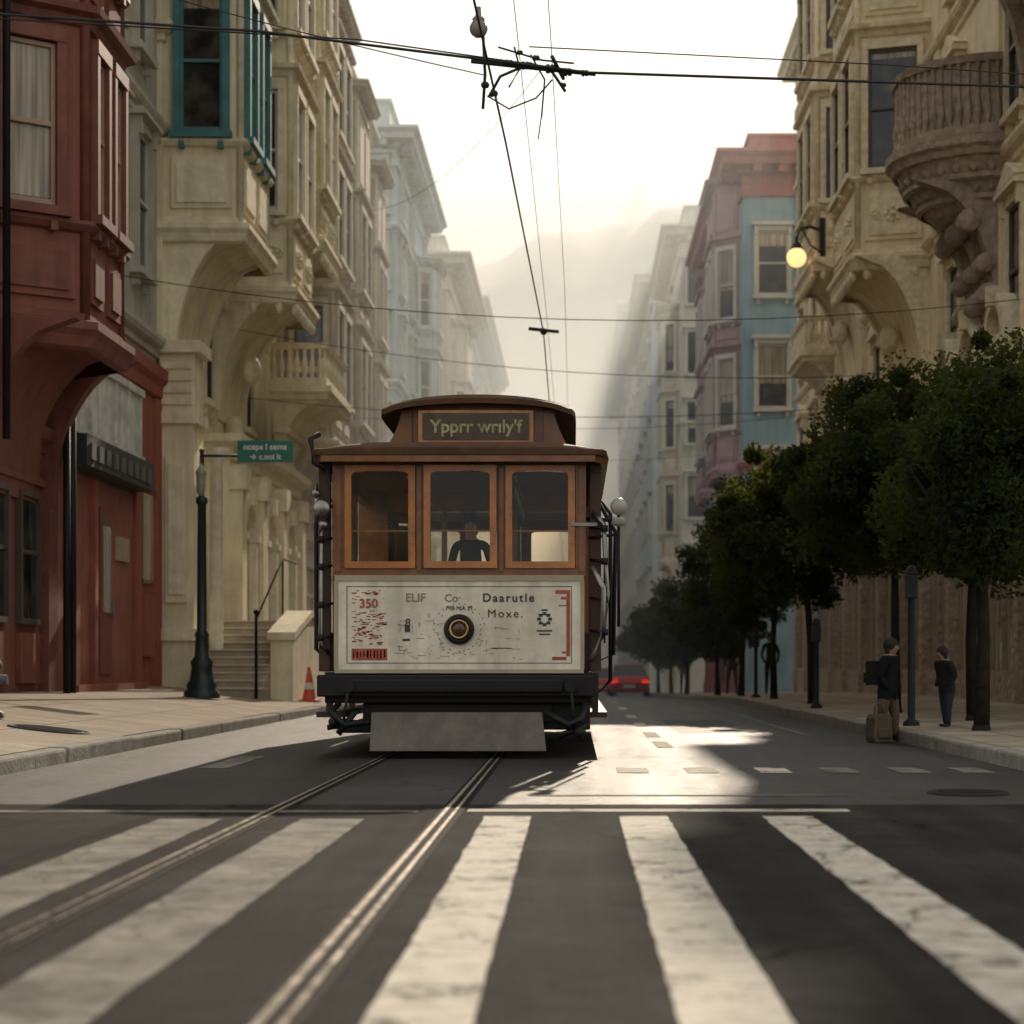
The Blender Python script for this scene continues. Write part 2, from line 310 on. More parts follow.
# ------------------------------------------------------------------ windows
wcache={}
def winmesh(w,h,style,tm,sm,single,gm):
    key=(round(w,2),round(h,2),style,tm.name,sm.name,single,gm.name)
    if key in wcache: return wcache[key]
    a=MB(); f=a if single else MB(); mats=[gm,sm,tm]; hw=w/2
    a.add([(.03,-hw,0),(.03,hw,0),(.03,hw,h),(.03,-hw,h)],[(0,1,2,3)],0)
    s=.055
    for y0,y1 in ((-hw,-hw+s),(hw-s,hw)): a.box(.0,.075,y0,y1,0,h,1)
    a.box(0,.075,-hw+s,hw-s,0,s*1.4,1); a.box(0,.075,-hw+s,hw-s,h-s,h,1); a.box(0,.095,-hw+s,hw-s,h*.5-.03,h*.5+.03,1)
    if style=='arch':
        n=10; ring=[(math.cos(pi*i/n),math.sin(pi*i/n)) for i in range(n+1)]
        a.add([(.03,hw*c,h+hw*q) for c,q in ring],[list(range(n+1))],0)
        for r0,r1,d,mi,t in ((hw-s,hw,.075,1,a),(hw,hw+.15,.16,2,f)):
            for i in range(n):
                c0,q0=ring[i];c1,q1=ring[i+1]
                t.prisma([(r0*c0,h+r0*q0),(r1*c0,h+r1*q0),(r1*c1,h+r1*q1),(r0*c1,h+r0*q1)],0,d,'x',mi)
        f.box(0,.24,-.09,.09,h+hw+.02,h+hw+.27,2)
    c=.13
    for y0,y1 in ((-hw-c,-hw),(hw,hw+c)): f.box(0,.15,y0,y1,-.02,h+(.0 if style=='arch' else .02),2)
    f.box(0,.22,-hw-c-.05,hw+c+.05,-.14,-.02,2)
    for y in (-hw-.02,hw+.02-.1): f.box(0,.14,y,y+.1,-.32,-.142,2)
    if style!='arch':
        f.box(0,.16,-hw-c,hw+c,h+.02,h+.2,2)
        if style!='plain':
            f.box(0,.30,-hw-c-.1,hw+c+.1,h+.202,h+.28,2); f.box(0,.24,-hw-c-.06,hw+c+.06,h+.282,h+.34,2)
            for y in (-hw-c,hw+c-.12): f.box(.0,.22,y,y+.12,h-.12,h+.2-.001,2)
        if style=='ped': f.prisma([(-hw-c-.1,h+.342),(hw+c+.1,h+.342),(0,h+.342+w*.32)],0,.26,'x',2)
    r=(a.mesh('window',mats), None if single else f.mesh('window_frame',mats)); wcache[key]=r; return r
def window(parent,sx,x,y,z,ang,w,h,style,tm,sm,single=False,gm=None):
    if sx<0: ang=pi-ang
    A,F=winmesh(w,h,style,tm,sm,single,gm or GLASS)
    o=put('window',A,parent,(sx*x,y,z),ang)
    if F: put('window_frame',F,o)
    return o
# ------------------------------------------------------------------ houses
def cornice(mb,path,z,size,mi=0,mod=True,step=.75):
    s=size
    mb.sweep(path,[(0,z-.95*s),(.08*s,z-.95*s),(.08*s,z-.75*s),(.03*s,z-.72*s),(.03*s,z-.45*s),(.14*s,z-.40*s),(.20*s,z-.3*s),(.52*s,z-.26*s),(.56*s,z-.12*s),(.7*s,z-.02*s),(.7*s,z+.06*s),(-.5,z+.12*s)],mi)
    if mod:
        for i in range(len(path)-1):
            a=Vector(path[i]);b=Vector(path[i+1]); L=(b-a).length; d=(b-a).normalized(); n=Vector((d.y,-d.x)); k=int(L/(step*s))
            for j in range(k):
                p=a+d*(L*(j+.5)/max(1,k))
                mb.obox(p.x,p.y,z-.44*s,math.atan2(n.y,n.x),.18*s,.46*s,.18*s-.004,mi)
def arcs(t): return 1-math.sqrt(max(0,1-t*t))
def scroll(mb,c,ang,r,mi):
    n=Vector((math.cos(ang),math.sin(ang),0)); t=Vector((-n.y,n.x,0)); up=Vector((0,0,1)); c=Vector(c)
    mb.ball(c+n*.02,r*.32,8,mi)
    for i in range(8):
        a=2*pi*i/8; mb.ball(c+(t*math.cos(a)+up*math.sin(a))*r*.7,r*.24,6,mi)
def bay(e,sx,b,tm,sm,wm):
    u0,u1,d,c=b['u0'],b['u1'],b['d'],b.get('c',.25); z0,z1=b['z0'],b['z1']; uc=(u0+u1)/2
    path=[(-.3,u0),(0,u0),(d,u0+c),(d,u1-c),(0,u1),(-.3,u1)]
    mb=MB(); mb.prism(path,z0,z1,0)
    H=b.get('ch',2.0); n=12; vs=[]
    for i in range(n+1):
        t=i/n; s=arcs(t); q=b.get('q',.7)+(1-b.get('q',.7))*t
        for (x,y) in path: vs.append((x if x<=0 else x*s+.06,uc+(y-uc)*q,z0-H+H*t))
    m=len(path); fs=[(i*m+k,i*m+k+1,(i+1)*m+k+1,(i+1)*m+k) for i in range(n) for k in range(m-1)]+[list(range(m))]
    mb.add(vs,fs,0)
    for q in (u0+.14,u1-.14):
        pts=[(0,z0-H-.25)]
        for i in range(n+1):
            t=i/n; pts.append((d*arcs(t)*.96+.16,z0-H+H*t))
        pts.append((0,z0)); k=len(pts)
        vs_=[(p[0],q-.13,p[1]) for p in pts]+[(p[0],q+.13,p[1]) for p in pts]
        mb.add(vs_,[list(range(k)),list(range(k,2*k))]+[(i,(i+1)%k,k+(i+1)%k,k+i) for i in range(k)],1)
    mb.sweep(path,[(0,z0-.28),(.10,z0-.24),(.14,z0-.1),(.2,z0-.02),(.2,z0+.08),(.06,z0+.12),(.06,z0+.2),(0,z0+.22)],1)
    rows=b['rows']; wh=b.get('wh',2.0)
    for r in rows:
        mb.sweep(path,[(0,r-.3),(.08,r-.27),(.14,r-.2),(.14,r-.15),(0,r-.12)],1)
        zt=r+wh+.3
        mb.sweep(path,[(0,zt),(.06,zt+.02),(.1,zt+.12),(.22,zt+.16),(.24,zt+.25),(0,zt+.3)],1)
    if b.get('top',True): cornice(mb,path,z1,.55,1,True,.6)
    segs=[((0,u0),(d,u0+c)),((d,u0+c),(d,u1-c))]
    for (p,q) in segs:
        p=Vector(p);q=Vector(q);L=(q-p).length; dd=(q-p).normalized(); an=math.atan2(-dd.x,dd.y)
        prev=z0+.28
        for r in rows+[None]:
            top=(r-.36) if r is not None else z1-.75
            if top-prev>.45:
                k=1 if L<1.6 else 2
                for j in range(k):
                    cpt=p+dd*(L*(j+.5)/k); w=L/k-.3
                    mb.obox(cpt.x,cpt.y,prev+.1,an,w,.05,top-prev-.2,0)
                    if top-prev>.5: mb.obox(cpt.x,cpt.y,prev+.2,an,w-.2,.085,top-prev-.4,1)
                    if b.get('orn') and top-prev>.7:
                        for kk in (-.3,0,.3):
                            nn=Vector((math.cos(an),math.sin(an))); tt=Vector((-nn.y,nn.x)); pp=cpt+nn*.09+tt*kk*w
                            scroll(mb,(pp.x,pp.y,(prev+top)/2),an,.13 if kk else .2,1)
            if r is not None: prev=r+wh+.66
    if b.get('orn'):
        for i in range(7):
            p=Vector((d+.02,u0+c)).lerp(Vector((d+.02,u1-c)),(i+.5)/7); mb.ball((p.x+.05,p.y,z0-.34),.1,7,1,(1,1,1.3))
        for i in range(3): mb.ball((d*(i+.5)/3+.05,u0-.02+c*(i+.5)/3,z0-.34),.1,7,1,(1,1,1.3))
        mb.ball((d*.35,uc,z0-H*.55),.28,10,1,(.8,1.2,1.2)); mb.ball((.2,uc,z0-H-.1),.2,9,1,(1,1,1.5))
    for (x,y) in ((d,u0+c),(d,u1-c)): mb.tube([(x,y,z0+.1),(x,y,z1-.5)],.07,8,1)
    o=mb.obj('bay_window',[wm,tm],e,sx=sx)
    for r in rows:
        for (p,q) in segs:
            p=Vector(p);q=Vector(q);L=(q-p).length; dd=(q-p).normalized(); an=math.atan2(-dd.x,dd.y)
            k=1 if L<1.9 else 2
            for j in range(k):
                cpt=p+dd*(L*(j+.5)/k); w=min(b.get('mw',1.15),L/k-.48)
                if w>.3: window(o,sx,cpt.x,cpt.y,r,an,w,wh,b.get('ws','plain'),b.get('ft',tm),b.get('sm',sm),True,b.get('gm'))
    return o
def balcony(e,sx,uc,r,z,m1,m2,round_=True,L=2.4,d=1.1,hh=1.0,bh=1.6,v0=0,dens=.17,orn=False):
    mb=MB()
    if round_: path=[(v0+r*math.cos(a),uc+r*math.sin(a)) for a in [(-pi/2)+pi*i/16 for i in range(17)]]
    else: path=[(v0,uc-L/2),(v0+d,uc-L/2),(v0+d,uc+L/2),(v0,uc+L/2)]
    mb.prism(path,z-.2,z,0)
    mb.sweep(path,[(0,z-.32),(.06,z-.3),(.1,z-.2),(.18,z-.14),(.18,z+.0),(.06,z+.03)],0)
    ring=offs(path,-.02); n=12;vs=[]
    def sh(p,t):
        s=1-math.sqrt(max(0,1-t*t))*.97
        if round_: s=.5+.5*t**.6
        return (v0+(p[0]-v0)*s,uc+(p[1]-uc)*(.35+.65*t if not round_ else s))
    for i in range(n+1):
        for p in ring: q=sh(p,i/n); vs.append((q[0],q[1],z-.3-bh+bh*i/n))
    m=len(ring); mb.add(vs,[(i*m+k,i*m+k+1,(i+1)*m+k+1,(i+1)*m+k) for i in range(n) for k in range(m-1)]+[list(range(m))],0)
    for k in range(2):
        t=.3+.35*k; zz=z-.3-bh+bh*t
        mb.sweep([sh(p,t) for p in ring],[(0,zz-.08),(.08,zz-.04),(.08,zz+.04),(0,zz+.08)],0)
        if orn:
            for p in ring[1:-1]:
                q=sh(p,t+.12); mb.ball((q[0],q[1],zz+bh*.16),.09*(.6+t*.6),7,0,(1,1,1.2))
    if orn:
        for q in (uc-r*.62,uc-r*.02,uc+r*.6):
            pts=[(0,z-.4-bh-1.7)]
            for i in range(13):
                t=i/12; pts.append((.18+r*.78*arcs(t),z-.4-bh-1.6+(1.6+bh*.7)*t))
            pts.append((0,z-.4)); k=len(pts)
            vs_=[(p[0],q-.15,p[1]) for p in pts]+[(p[0],q+.15,p[1]) for p in pts]
            mb.add(vs_,[list(range(k)),list(range(k,2*k))]+[(i,(i+1)%k,k+(i+1)%k,k+i) for i in range(k)],0)
            for (xx,zz,rr_) in ((.28,z-.4-bh-1.35,.2),(.34,z-.4-bh-.8,.17),(.62,z-.5-bh*.95,.2)):
                mb.lathe((xx,q,zz),[(0,-.2),(rr_,-.2),(rr_,.2),(0,.2)],12,0,axis='y')
    a=mb.obj('balcony',[m2],e,sx=sx)
    mb=MB()
    mb.sweep(path,[(-.1,z+hh-.12),(.06,z+hh-.12),(.1,z+hh),(-.12,z+hh),(-.1,z+hh-.12)],0)
    mb.sweep(path,[(-.08,z+.04),(.05,z+.04),(.05,z+.2),(-.08,z+.2),(-.08,z+.04)],0)
    for i in range(len(path)-1):
        p=Vector(path[i]);q=Vector(path[i+1]);Ls=(q-p).length;k=max(1,int(Ls/dens))
        for j in range(k):
            c=p.lerp(q,(j+.5)/k); mb.lathe((c.x-.02,c.y,z+.2),[(.05,0),(.045,.06),(.075,.2),(.065,.35),(.035,.5),(.035,hh-.45),(.055,hh-.31)],6,0)
    if orn: mb.sweep(offs(path,-.05),[(0,z+.2),(.02,z+.2),(.02,z+hh-.12),(0,z+hh-.12)],0)
    mb.obj('balustrade',[m1],a,sx=sx)
    return a
def arch_front(mb,u,zb,hw,zs,v,mi_t,mi_g,wr=.22,d=.2):
    n=12
    for i in range(n):
        a0=pi*i/n;a1=pi*(i+1)/n
        mb.prisma([(u+hw*math.cos(a0),zs+hw*math.sin(a0)),(u+(hw+wr)*math.cos(a0),zs+(hw+wr)*math.sin(a0)),(u+(hw+wr)*math.cos(a1),zs+(hw+wr)*math.sin(a1)),(u+hw*math.cos(a1),zs+hw*math.sin(a1))],v,v+d,'x',mi_t)
    mb.add([(v+.03,u-hw,zb),(v+.03,u+hw,zb)]+[(v+.03,u+hw*math.cos(pi*i/n),zs+hw*math.sin(pi*i/n)) for i in range(n+1)],[list(range(n+3))],mi_g)
    for q in (u-hw-wr,u+hw): mb.box(v,v+d,q,q+wr,zb-.5,zs,mi_t); mb.box(v,v+d+.06,q-.04,q+wr+.04,zs-.14,zs-.002,mi_t)
    mb.box(v,v+d+.1,u-.1,u+.1,zs+hw-.02,zs+hw+wr+.12,mi_t)
def house(name,label,side,X0,Y0,Y1,H,wm,tm,sm,cat='building',rows=(),cols=(),ww=1.0,wh=1.9,style='hood',bays=(),base=0,csize=1.0,pil=(),bands=(),depth=9,end_cols=(),end_rows=None,gnd='shop',gh=4.2,gm=None,corn=True,parapet=.7,cm=None):
    sx=1 if side=='L' else -1
    e=put(name,None,None,(X0,Y0,gz(Y0)+base),label=label,cat=cat)
    L=Y1-Y0; path=[(-depth,0),(0,0),(0,L),(-depth,L)]
    mb=MB(); mb.box(-depth,0,0,L,-4,H,0)
    for z in bands: mb.sweep(path,[(0,z-.22),(.06,z-.2),(.06,z-.08),(.16,z-.02),(.2,z+.06),(.2,z+.14),(0,z+.2)],1)
    for p in pil:
        mb.obox(0,p,gh+.2,0,.5,.12,H-gh-1.4,0); mb.obox(0,p,H-1.7,0,.66,.2,.3,1); mb.obox(0,p,gh+.2,0,.66,.2,.35,1)
    mb.obj('wall',[wm,tm],e,sx=sx)
    if corn:
        mb=MB(); cornice(mb,path,H,csize,0,True,.6)
        mb.sweep(path,[(-.25,H),(-.25,H+parapet),(-.15,H+parapet),(-.15,H+parapet+.12),(-.6,H+parapet+.12)],0)
        mb.obj('cornice',[cm or tm],e,sx=sx)
    inb=lambda u,z:any(b['u0']-.6<u<b['u1']+.6 and b['z0']-b.get('ch',2)-.8<z+wh/2<b['z1'] for b in bays)
    for z in rows:
        for u in cols:
            if not inb(u,z): window(e,sx,0,u,z,0,ww,wh,style,tm,sm)
    for z in (end_rows or rows):
        for v in end_cols: window(e,sx,-v,0,z,-pi/2,ww,wh,style,S_WHT if end_rows else tm,sm)
    for b in bays: bay(e,sx,b,b.get('tm',tm),sm,b.get('wm',wm))
    if gnd=='shop':
        gmm=gm or tm; mb=MB()
        mb.sweep(path[1:3],[(0,gh-.7),(.16,gh-.7),(.16,gh-.15),(.35,gh-.05),(.38,gh+.1),(0,gh+.16)],1)
        n=max(2,int(L/3.0))
        for i in range(n+1):
            u=min(max(.25,L*i/n),L-.25); mb.obox(0,u,-3,0,.46,.2,3+gh-.72,0); mb.obox(0,u,-3,0,.56,.26,3.5,0)
        for i in range(n):
            a=L*i/n+.25;b_=L*(i+1)/n-.25
            mb.box(0,.14,a,b_,-3,.55,0); mb.box(.0,.03,a,b_,.55,gh-.75,2)
            mb.box(.0,.10,a,b_,gh-1.5,gh-1.42,0); mb.box(0,.1,(a+b_)/2-.04,(a+b_)/2+.04,.55,gh-1.5,0)
        mb.obj('shopfront',[gmm,tm,GLASS],e,sx=sx)
    return e

W_RED=wallm('red_stucco',(.25,.098,.072),1); T_RED=mat('red_painted_wood',(.22,.08,.058),rough=.6,var=.3,scale=3,streak=.4,spec=.3)
W_SAGE=wallm('sage_stucco',(.46,.45,.37)); T_SAGE=trimm('sage_trim',(.52,.50,.42),0)
W_YEL=wallm('ochre_stucco',(.84,.75,.53)); T_YEL=trimm('ochre_trim',(.85,.77,.57),.12)
W_BRN=wallm('taupe_stucco',(.60,.54,.44)); T_BRN=trimm('taupe_trim',(.66,.60,.50),0)
W_ICE=wallm('pale_blue_stucco',(.52,.60,.62),1); T_ICE=trimm('pale_blue_trim',(.60,.65,.64),0,1)
W_CRM=wallm('cream_stucco',(.72,.67,.56),1); T_CRM=trimm('cream_trim',(.76,.71,.60),0,1)
W_BLU=wallm('blue_stucco',(.27,.41,.48),1); T_PNK=mat('pink_trim',(.38,.14,.125),rough=.75,var=.2,scale=3,streak=.3); W_MAUVE=wallm('mauve_stucco',(.48,.33,.36),1)
W_OCH=wallm('warm_cream_stucco',(.85,.72,.48),1); T_OCH=trimm('warm_cream_trim',(.86,.74,.51),.3,1)
T_MAU=trimm('brown_carving',(.46,.36,.27),.5)
S_WHT=mat('white_sash',(.58,.56,.5),rough=.6,var=.15); S_DRK=mat('dark_sash',(.08,.065,.05),rough=.5); S_TEAL=mat('teal_sash',(.06,.20,.21),rough=.6,var=.3)
S_RED=mat('red_sash',(.2,.05,.04),rough=.5); S_PEACH=mat('peach_sash',(.42,.27,.2),rough=.6,var=.2)

# ---- left street side
e=house('red_house','red painted house with a projecting bay window beside the pavement','L',-7.7,20,29.35,19,W_RED,T_RED,S_RED,rows=(6.4,9.9,13.4),cols=(1.5,4.0),
  bays=[dict(u0=5.3,u1=9.2,d=1.28,c=.95,z0=4.75,z1=18,rows=[6.3,9.9,13.4],wh=2.1,ch=2.1,mw=.72,sm=S_PEACH,ft=T_RED,q=.85,gm=CURT)],base=.5,gh=4.0,gnd='none',bands=(3.6,))
mb=MB()
for a,b in ((.3,.7),(4.6,5.2),(8.8,9.3)): mb.box(0,.14,a,b,-1,3.3,0)
mb.box(0,.1,.7,9.3,2.9,3.0,0)
for u in (6.0,7.6):
    mb.box(0,.03,u,u+.9,1.0,2.7,2)
    for y0,y1 in ((u-.08,u),(u+.9,u+.98)): mb.box(0,.1,y0,y1,.92,2.78,1)
    mb.box(0,.1,u,u+.9,.92,1.0,1); mb.box(0,.1,u,u+.9,2.7,2.78,1); mb.box(0,.07,u,u+.9,1.9,1.96,1)
    mb.box(0,.08,u-.05,u+.95,.1,.8,0)
mb.obj('ground_floor_front',[T_RED,S_DRK,GLASS],e)
mb=MB(); mb.tube([(.32,9.1,-.5),(.32,9.1,4.0)],.055,8); mb.obj('drain_pipe',[BLACK],e)
mb=MB(); mb.tube([(.55,5.2,3.2),(.55,5.2,18)],.05,8); mb.obj('drain_pipe',[BLACK],e)
e=house('sage_house','grey green house over a red painted shopfront','L',-7.7,29.4,36.9,20,W_SAGE,T_SAGE,S_WHT,rows=(7.3,11.2,15.0),cols=(1.4,3.6,5.9),ww=1.0,wh=2.4,style='hood',base=.5,gnd='none',bands=(6.2,10.2))
W_SALM=wallm('salmon_stucco',(.36,.12,.085),1)
mb=MB()
mb.sweep([(0,0),(0,7.45)],[(0,5.2),(.12,5.25),(.14,5.45),(.22,5.55),(.24,5.75),(0,5.85)],0)
for a,b in ((0.02,.5),(5.3,5.75),(6.98,7.45)): mb.box(0,.11,a,b,-1,5.2,0)
mb.box(0,.3,.5,5.3,-1,.05,0)
mb.box(.0,.05,5.75,6.98,-1,5.2,0)
mb.box(.05,.12,5.95,6.8,.5,1.6,0); mb.box(.05,.09,5.95,6.8,1.8,3.4,2); mb.box(.05,.13,5.85,6.9,3.5,3.6,0)
mb.obj('shopfront',[W_SALM,T_SAGE,GLASS],e)
mb=MB(); mb.box(.0,.2,.5,5.3,3.85,5.1,0); mb.box(.2,.26,.5,5.3,3.85,3.95,0);mb.box(.2,.26,.5,5.3,4.98,5.1,0)
for i in range(6): u=.6+i*.9; mb.box(.2,.24,u,u+.06,3.95,4.98,0)
mb.obj('transom_panel',[mat('weathered_white',(.70,.69,.64),rough=.7,var=.35,scale=3,streak=.4)],e)
mb=MB(); mb.box(.1,.42,.5,5.3,3.35,3.82,0)
for i in range(9): mb.box(.42,.45,.7+i*.5,.98+i*.5,3.45,3.7,1)
mb.obj('awning_box',[mat('dark_awning',(.03,.033,.035),rough=.6,var=.3),mat('worn_sign_letters',(.11,.11,.1),rough=.6)],e)
mb=MB(); mb.box(.01,.06,.5,5.3,.05,3.3,0); mb.box(.06,.14,2.2,2.4,.05,3.3,0)
mb.box(.06,.1,2.7,3.5,.2,2.9,1); mb.box(.1,.12,2.85,3.35,1.2,2.6,2); mb.box(.12,.16,3.38,3.42,1.1,1.4,3)
mb.box(.06,.1,3.9,4.8,2.1,2.5,4)
mb.obj('door',[mat('recess_red',(.34,.11,.08),rough=.7,var=.3,streak=.3),S_RED,GLASS,CHROME,mat('notice_board',(.45,.36,.25),rough=.6)],e)
mb=MB(); mb.tube([(.3,.1,-.5),(.3,.1,5.1)],.06,8); mb.obj('drain_pipe',[BLACK],e)
e=house('ochre_house','ornate ochre house with stacked bays and arched brackets','L',-7.62,37.0,50.4,21,W_YEL,T_YEL,S_DRK,rows=(5.9,9.4,12.8,16.4),cols=(4.2,9.2),ww=.95,wh=1.9,style='arch',
  bays=[dict(u0=.12,u1=3.3,d=1.42,c=.04,z0=8.55,z1=21.5,rows=[10.35,14.2,18.0],wh=2.6,ch=2.9,mw=.78,sm=S_TEAL,ft=S_TEAL,q=.9),
        dict(u0=4.9,u1=8.3,d=1.65,c=.15,z0=8.3,z1=19.3,rows=[10.0,13.9],wh=2.5,ch=2.6,sm=S_WHT,q=.85,orn=True),
        dict(u0=9.8,u1=13.1,d=1.6,c=.15,z0=10.4,z1=20,rows=[11.8,15.4],wh=2.3,ch=2.0,sm=S_WHT,q=.85,orn=True)],
  base=.4,gnd='none',pil=(),bands=(12.2,),depth=9)
balcony(e,1,11.2,1.2,6.9,T_YEL,W_YEL,False,3.8,1.25,1.0,1.9,.6)
mb=MB()
mb.box(0,.66,3.4,13.3,-1,5.0,0); mb.sweep([(0,3.4),(.66,3.4),(.66,13.3),(0,13.3)],[(0,4.6),(.08,4.62),(.1,4.85),(.3,4.95),(.32,5.1),(-.3,5.16)],1)
for u in (5.0,7.9,11.0): arch_front(mb,u,0.9,.62,3.2,.66,1,2)
for u in (3.7,6.45,9.45,12.7): mb.box(.66,.92,u-.24,u+.24,-1,4.0,0); mb.box(.66,1.0,u-.32,u+.32,-1,.9,0); mb.box(.66,1.0,u-.32,u+.32,4.0,4.5,1)
mb.box(-.02,.62,-.14,.75,-1,6.2,0)
for z,o in ((.9,.08),(4.9,.08),(6.2,.14)): mb.box(-.04,.62+o,-.14-o,.75+o,z,z+.22,1)
mb.box(.1,.5,-.2,-.14,1.6,4.3,0); mb.box(.16,.44,-.24,-.2,1.75,4.15,1)
mb.lathe((.95,.3,.2),[(.2,0),(.2,.3),(.13,.4),(.12,4.0),(.2,4.1),(.2,4.3)],14,1)
for k in range(4): mb.box(.02,.58,-.18,-.14,5.25+k*.22,5.37+k*.22,1)
mb.obj('porch_front',[W_YEL,T_YEL,GLASS],e)
s_=put('porch_stairs',None,None,(-6.85,35.6,szl(-6.2)),label='stone porch steps with side wall beside the ochre house',cat='stairs')
mb=MB()
for i in range(10): mb.box(-.05,1.3,.3*i,3.3,.14*i-.3 if i==0 else .14*i,.14*(i+1)-.03,0); mb.box(-.05,1.3,.3*i-.03,3.3,.14*(i+1)-.029,.14*(i+1),1)
mb.box(-.05,1.3,3.3,5.5,-.3,1.4,0); mb.obj('steps',[mat('warm_stone',(.42,.36,.27),rough=.85,var=.3,scale=3,bump=.4),mat('step_tread',(.62,.54,.42),rough=.85,var=.2)],s_)
mb=MB(); mb.prisma([(.9,-.4),(.9,1.0),(1.5,1.12),(3.3,1.45),(5.5,1.45),(5.5,-.4)],1.31,1.72,'x',0); mb.prisma([(.84,1.0),(1.5,1.14),(3.3,1.47),(5.56,1.47),(5.56,1.6),(3.3,1.6),(1.5,1.27),(.84,1.14)],1.26,1.77,'x',0)
mb.obj('side_wall',[W_YEL],s_)
mb=MB(); mb.tube([(1.2,-.05,-.1),(1.2,-.05,1.45)],.028,8); mb.ball((1.2,-.05,1.48),.05,8); mb.tube([(1.2,-.05,1.35),(1.2,3.2,2.6),(1.2,5.2,2.6)],.018,8); mb.tube([(1.2,3.2,1.3),(1.2,3.2,2.6)],.02,6)
mb.obj('handrail',[mat('matte_rail',(.012,.012,.012),rough=.9,spec=.1)],s_)
house('taupe_house','taupe grey house with heavy cornices and bays','L',-7.4,50.5,66.0,18.4,W_BRN,T_BRN,S_DRK,rows=(5.2,8.8,12.4,15.4),cols=(5.2,11),ww=1.1,wh=1.9,style='hood',
  bays=[dict(u0=.6,u1=4.4,d=1.2,c=.2,z0=6.5,z1=18.0,rows=[7.8,11.4,14.6],wh=2.2,ch=2.2,q=.85),dict(u0=6.2,u1=9.9,d=1.2,c=.3,z0=6.5,z1=17.4,rows=[7.8,11.6],wh=2.2,ch=2.2,q=.85),dict(u0=12,u1=15.3,d=1.15,c=.3,z0=6.0,z1=16.6,rows=[7.6,11.2],wh=2.2,ch=2.2,q=.85)],
  base=.1,bands=(5,),csize=1.3)
house('pale_blue_house','pale blue tall house with projecting bays','L',-6.6,74,89,20.9,W_ICE,T_ICE,S_WHT,rows=(5.2,8.8,12.2,15.2,18.0),cols=(1.8,6.6,13.5),ww=1.1,wh=1.9,
  bays=[dict(u0=8.5,u1=12.2,d=.8,c=.5,z0=6.5,z1=18,rows=[7.8,11.6,15.2],wh=2.2,ch=2.0)],
  base=0,bands=(5,11.6,17.4),csize=1.3,end_cols=(.9,2.6),parapet=1.2)
house('pale_house','pale tall house fading in haze','L',-5.9,94,112,20.6,W_CRM,T_CRM,S_DRK,rows=(5.2,9,13,16.6),cols=[8.6,16],ww=1.3,wh=2.0,
  bays=[dict(u0=2,u1=7,d=.7,c=.6,z0=6.5,z1=18,rows=[8,12.4],wh=2.2,ch=1.8)],base=0,bands=(5,),csize=1.6,end_cols=(1.2,),parapet=1.0)
house('distant_house','pale tall house fading in haze','L',-6.6,124,160,24.4,W_ICE,T_ICE,S_DRK,rows=(6,11,16,20.5),cols=[3+6.5*i for i in range(5)],ww=1.8,wh=2.4,csize=2,end_cols=(1.4,))
house('distant_house','pale block of houses dissolving in haze','L',-9.0,172,250,29,W_CRM,T_CRM,S_DRK,rows=(6,12,18,24),cols=[5+9*i for i in range(8)],ww=2,wh=2.5,csize=2.5)
# ---- right street side
e=house('cream_mansion','ornate warm cream building with carved balcony and bays','R',7.5,24,66.4,20.4,W_OCH,T_OCH,S_DRK,rows=(6.2,10.0,13.8,17.0),cols=(3,9.6,14.9,24.6,33.5,37.4,40.8),ww=1.1,wh=2.2,style='ped',
  bays=[dict(u0=18.2,u1=22.6,d=1.45,c=.45,z0=9.3,z1=20.0,rows=[11.2,15.4],wh=2.5,ch=2.6,q=.85,orn=True),
        dict(u0=27.0,u1=31.2,d=1.25,c=.35,z0=11.0,z1=20.1,rows=[12.6,16.4],wh=2.3,ch=2.8,q=.85,orn=True),
        dict(u0=5.4,u1=9.0,d=1.8,c=.6,z0=12.6,z1=20.2,rows=[14.2,17.6],wh=1.9,ch=2.4,wm=T_MAU,tm=T_MAU,orn=True)],
  base=.2,pil=(11.0,16.8,24,25.4,32.4,36.2,42),bands=(5.2,9.4,13.2,16.4),csize=1.0,gh=4.6,gm=T_MAU)
mb=MB(); mb.box(-9,-.3,2,40,20.4,31,0); mb.sweep([(-9,2),(-.3,2),(-.3,40),(-9,40)],[(0,30.6),(.5,30.8),(.5,31.2),(-.4,31.3)],0)
mb.obj('added_shade_attic',[W_OCH],e,sx=-1)  # added upper block, mostly above the view, to keep sun off the foreground road
balcony(e,-1,12.0,1.7,9.75,T_MAU,T_MAU,True,hh=1.4,bh=.9,dens=.13,orn=True)
balcony(e,-1,34.6,.9,9.6,T_OCH,T_OCH,False,3.2,.9,1.0,1.5)
balcony(e,-1,20.4,1.3,5.6,T_OCH,T_OCH,False,4.4,1.2,1.0,1.3)
mb=MB()
for u in (10.2,12.6,15.0): arch_front(mb,u,4.9,.6,6.2,.0,0,1,.2,.35)
mb.obj('arched_loggia',[T_OCH,GLASS],e,sx=-1)
house('blue_house','blue house with pink red cornice and white windows','R',6.15,72.5,91,19.6,W_BLU,T_PNK,S_WHT,rows=(5.5,9.2),cols=(8.3,),ww=1.1,wh=2.3,style='hood',
  bays=[dict(u0=1.2,u1=6.4,d=.9,c=.8,z0=8.4,z1=19.2,rows=[10.0,14.0],wh=2.5,ch=2.2,wm=W_MAUVE,tm=W_MAUVE,ft=S_WHT),dict(u0=10.4,u1=15.8,d=.7,c=.8,z0=8.4,z1=17.6,rows=[10.0,14.0],wh=2.4,ch=2.2,wm=W_BLU,tm=W_MAUVE,ft=S_WHT)],
  end_cols=(1.05,),end_rows=(6.5,10.5,14.6),bands=(8.4,),csize=1.5,parapet=.8)
